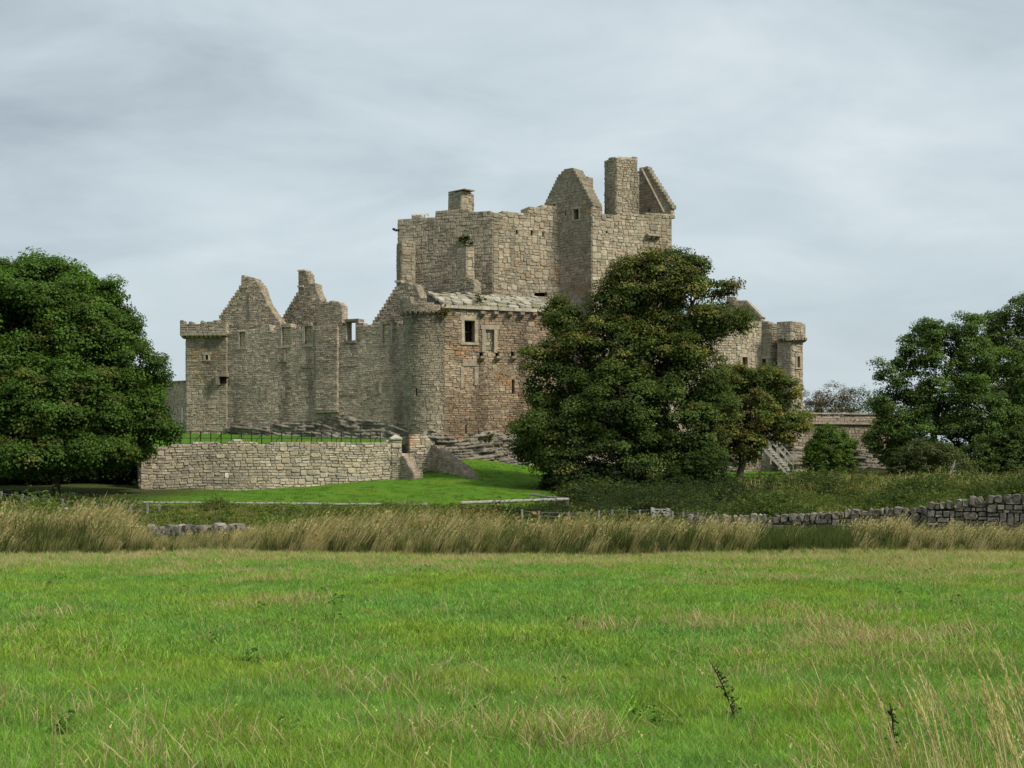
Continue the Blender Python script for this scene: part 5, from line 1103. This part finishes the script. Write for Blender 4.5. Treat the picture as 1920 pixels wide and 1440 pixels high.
    n2 = 12500; x2, y2 = fan(n2, 58, 93, .40, 2); px2 = 960 + x2 / y2 * F; lm = lawn_mask(x2, y2); ok = (rng.random(n2) > lm * 1.0) & (x2 > 1.5)
    d = nfield(x2, y2, .22, 41); r = rng.random(n2); p2 = np.where(r < .42 + d * .9, rng.integers(0, 2, n2), np.where(r < .78, 2 + rng.integers(0, 2, n2), np.where(r < .79 + .12 * (nfield(x2, y2, .4, 67) > .15), 4, 5 + rng.integers(0, 2, n2)))); s2 = rng.uniform(.75, 1.35, n2) * np.clip(1 + 1.0 * nfield(x2, y2, .4, 71) + .5 * nfield(x2, y2, 1.4, 73), .35, 2.0) * np.interp(y2, [58, 70, 76, 80, 93], [.65, .7, .42, .34, .34])
    p2 = np.where((y2 > 80) & (px2 > 1480) & (rng.random(n2) < .6), 5 + rng.integers(0, 2, n2), p2)
    q2 = nfield(x2, y2, .28, 83); sel = (q2 > .1) & (rng.random(n2) < .3) & (y2 < 70); p2 = np.where(sel, 7 + rng.integers(0, 2, n2), p2)
    shade = np.exp(-((px2 - 1190) / 190) ** 4) * (y2 < 76) + .5 * np.exp(-((px2 - 1450) / 130) ** 4) * (y2 < 70); p2 = np.where(rng.random(n2) < shade * .85, 9, p2)  # darker-leaved weeds paint the tree shade into the bank
    yel = (px2 > 1400) & (nfield(x2, y2, .5, 87) > -.12) & (rng.random(n2) < .6); p2 = np.where(yel, 5 + rng.integers(0, 2, n2), p2); s2 = s2 * np.where(yel & (y2 < 74), 1.3, 1)
    sh1 = np.exp(-((px - 1180) / 220) ** 4) * (y > 50) + np.exp(-((px - 60) / 200) ** 4) * (y > 54) * .5; pick = np.where(rng.random(n) < sh1 * .75, 9, pick)  # same dark weeds for the shade in front of the central and left trees
    q1 = (nfield(x, y, .33, 91) > .12) & (px > 1280) & (y > 45.5) & (rng.random(n) < .3); pick = np.where(q1, 7 + rng.integers(0, 2, n), pick)
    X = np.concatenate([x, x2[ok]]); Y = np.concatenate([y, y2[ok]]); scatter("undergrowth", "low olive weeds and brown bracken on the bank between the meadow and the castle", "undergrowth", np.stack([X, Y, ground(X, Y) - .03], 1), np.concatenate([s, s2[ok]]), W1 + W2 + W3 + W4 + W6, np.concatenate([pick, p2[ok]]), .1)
    n3 = 5000; x, y = fan(n3, 58.5, 84, .40, 2); ok = (rng.random(n3) < lawn_mask(x, y) * (1 - tree_shade_area(x, y))) & ~((y > 71.5) & (x < -6)); x, y = x[ok], y[ok]
    scatter("lawn_grass", "short mown bright green grass below the castle", "grass", np.stack([x, y, ground(x, y) - .05], 1), rng.uniform(.5, .9, len(x)), W5, np.zeros(len(x), int))
tall_grass()

# ------------------------------------------------------------------ foreground plants
def stem_clump():
    random.seed(77); g = np.random.default_rng(77); root = thing("oat_grass_clump", "clump of tall pale seeding grass leaning left in the near right corner", "grass clump", (1.75, 5.0, 0))
    # (tip px, tip py, foot px, distance)
    tips = [(1480, 1382, 1580, 5.2), (1523, 1325, 1640, 5.1), (1570, 1290, 1660, 5.4), (1605, 1290, 1690, 5.2), (1662, 1262, 1760, 5.0), (1700, 1245, 1800, 4.9), (1722, 1250, 1800, 5.3), (1770, 1258, 1830, 5.0), (1800, 1262, 1860, 4.8), (1832, 1250, 1870, 5.1), (1866, 1220, 1960, 4.7), (1893, 1236, 1980, 4.8), (1540, 1390, 1620, 5.0), (1690, 1365, 1750, 4.9), (1720, 1330, 1800, 5.2), (1680, 1340, 1760, 5.4), (1748, 1290, 1815, 4.6), (1775, 1300, 1840, 5.3), (1838, 1262, 1885, 4.7), (1905, 1290, 1950, 5.0), (1880, 1320, 1960, 5.2), (1715, 1300, 1790, 4.8), (1600, 1360, 1690, 5.2), (1810, 1330, 1890, 5.1), (1760, 1350, 1850, 4.7), (1850, 1310, 1930, 4.9)]
    extra = [(g.uniform(1600, 1920), g.uniform(1270, 1400), None, g.uniform(4.6, 5.6)) for _ in range(34)]
    for (tx, ty, fx, Y) in tips + extra:
        if fx is None: fx = tx + g.uniform(30, 100)
        t = np.array(P(tx, ty, Y)); fy = Y + g.uniform(-.1, .3); f = np.array(((fx + 30 - 960) / F * fy, fy, float(ground(0, fy)) - .02)); mid = f + (t - f) * np.array((.35, .4, .62)); hi = f + (t - f) * np.array((.66, .7, .88))
        c = np.array(((.50, .435, .25), (.58, .51, .32), (.45, .40, .21), (.41, .39, .19))[g.integers(4)]) * g.uniform(.85, 1.15)
        ts = np.linspace(0, 1, 9); pts = [f * (1 - u) ** 3 + 3 * mid * u * (1 - u) ** 2 + 3 * hi * u * u * (1 - u) + t * u ** 3 for u in ts]
        mb = MB(); mb.tube(pts, .0034, .0014, 4, c); st = mb.build("stem", STRAW, root)
        hd = MB(); nb = 64
        for k in range(nb):
            u = .58 + .42 * (k / nb); i = min(int(u * 8), 7); q = pts[i] + (pts[i + 1] - pts[i]) * (u * 8 - i); d = pts[i + 1] - pts[i]; d /= np.linalg.norm(d); o = g.normal(size=3); o -= d * (o @ d); o /= np.linalg.norm(o)
            e = q + d * g.uniform(.014, .036) + o * g.uniform(.003, .013) * (1.15 - .8 * abs(2 * (u - .58) / .42 - 1)); w = np.cross(d, o) * .0026; m_ = (q + e) / 2; hd.add([q, m_ + w, e, m_ - w], [(0, 1, 2, 3)], c * g.uniform(.9, 1.25))
        hd.build("seed_head", STRAW, st)
stem_clump()
def stalk(label, foot, top, Y, n, seed, col):
    g = np.random.default_rng(seed); a = np.array(P(foot[0], foot[1], Y)); b = np.array(P(top[0], top[1], Y)); a[2] = float(ground(a[0], Y)) - .02
    root = thing("dock_stalk", label, "dead stalk", tuple(a)); ctrl = a * .45 + b * .55 + np.array((.03, 0, .02)); pts = [a * (1 - u) ** 2 + 2 * ctrl * u * (1 - u) + b * u * u for u in np.linspace(0, 1, 10)]
    mb = MB(); mb.tube(pts, .0075, .003, 6, col); mb.build("stem", BARK, root); L = np.linalg.norm(b - a)
    for k in range(n):
        u = .12 + .8 * k / n; i = min(int(u * 9), 8); q = pts[i] + (pts[i + 1] - pts[i]) * (u * 9 - i); o = np.array((g.choice((-1, 1)) * g.uniform(.5, 1), g.normal() * .4, g.uniform(.2, .8))); o /= np.linalg.norm(o); ln = L * .16 * (1.15 - u) * g.uniform(.6, 1.2)
        e = q + o * ln; sp = MB(); sp.tube([q, q + o * ln * .5 + (0, 0, .006), e], .0035, .002, 4, col)
        for m in range(9):
            t = g.uniform(.2, 1); p = q + (e - q) * t; r = g.normal(size=3) * .016; w = g.normal(size=3) * .0045; sp.add([p, p + r * .5 + w, p + r, p + r * .5 - w], [(0, 1, 2, 3)], np.array(col) * g.uniform(.7, 1.5))
        sp.build("seed_spray", BARK, root)
stalk("tall dark dead dock stalk leaning left in the near grass", (1382, 1330), (1330, 1238), 10.2, 15, 1, (.035, .032, .022))
stalk("small dark seed stalk beside the tall pale grass", (1672, 1350), (1668, 1318), 8.6, 11, 2, (.035, .026, .02))
print("objects", len(bpy.data.objects))
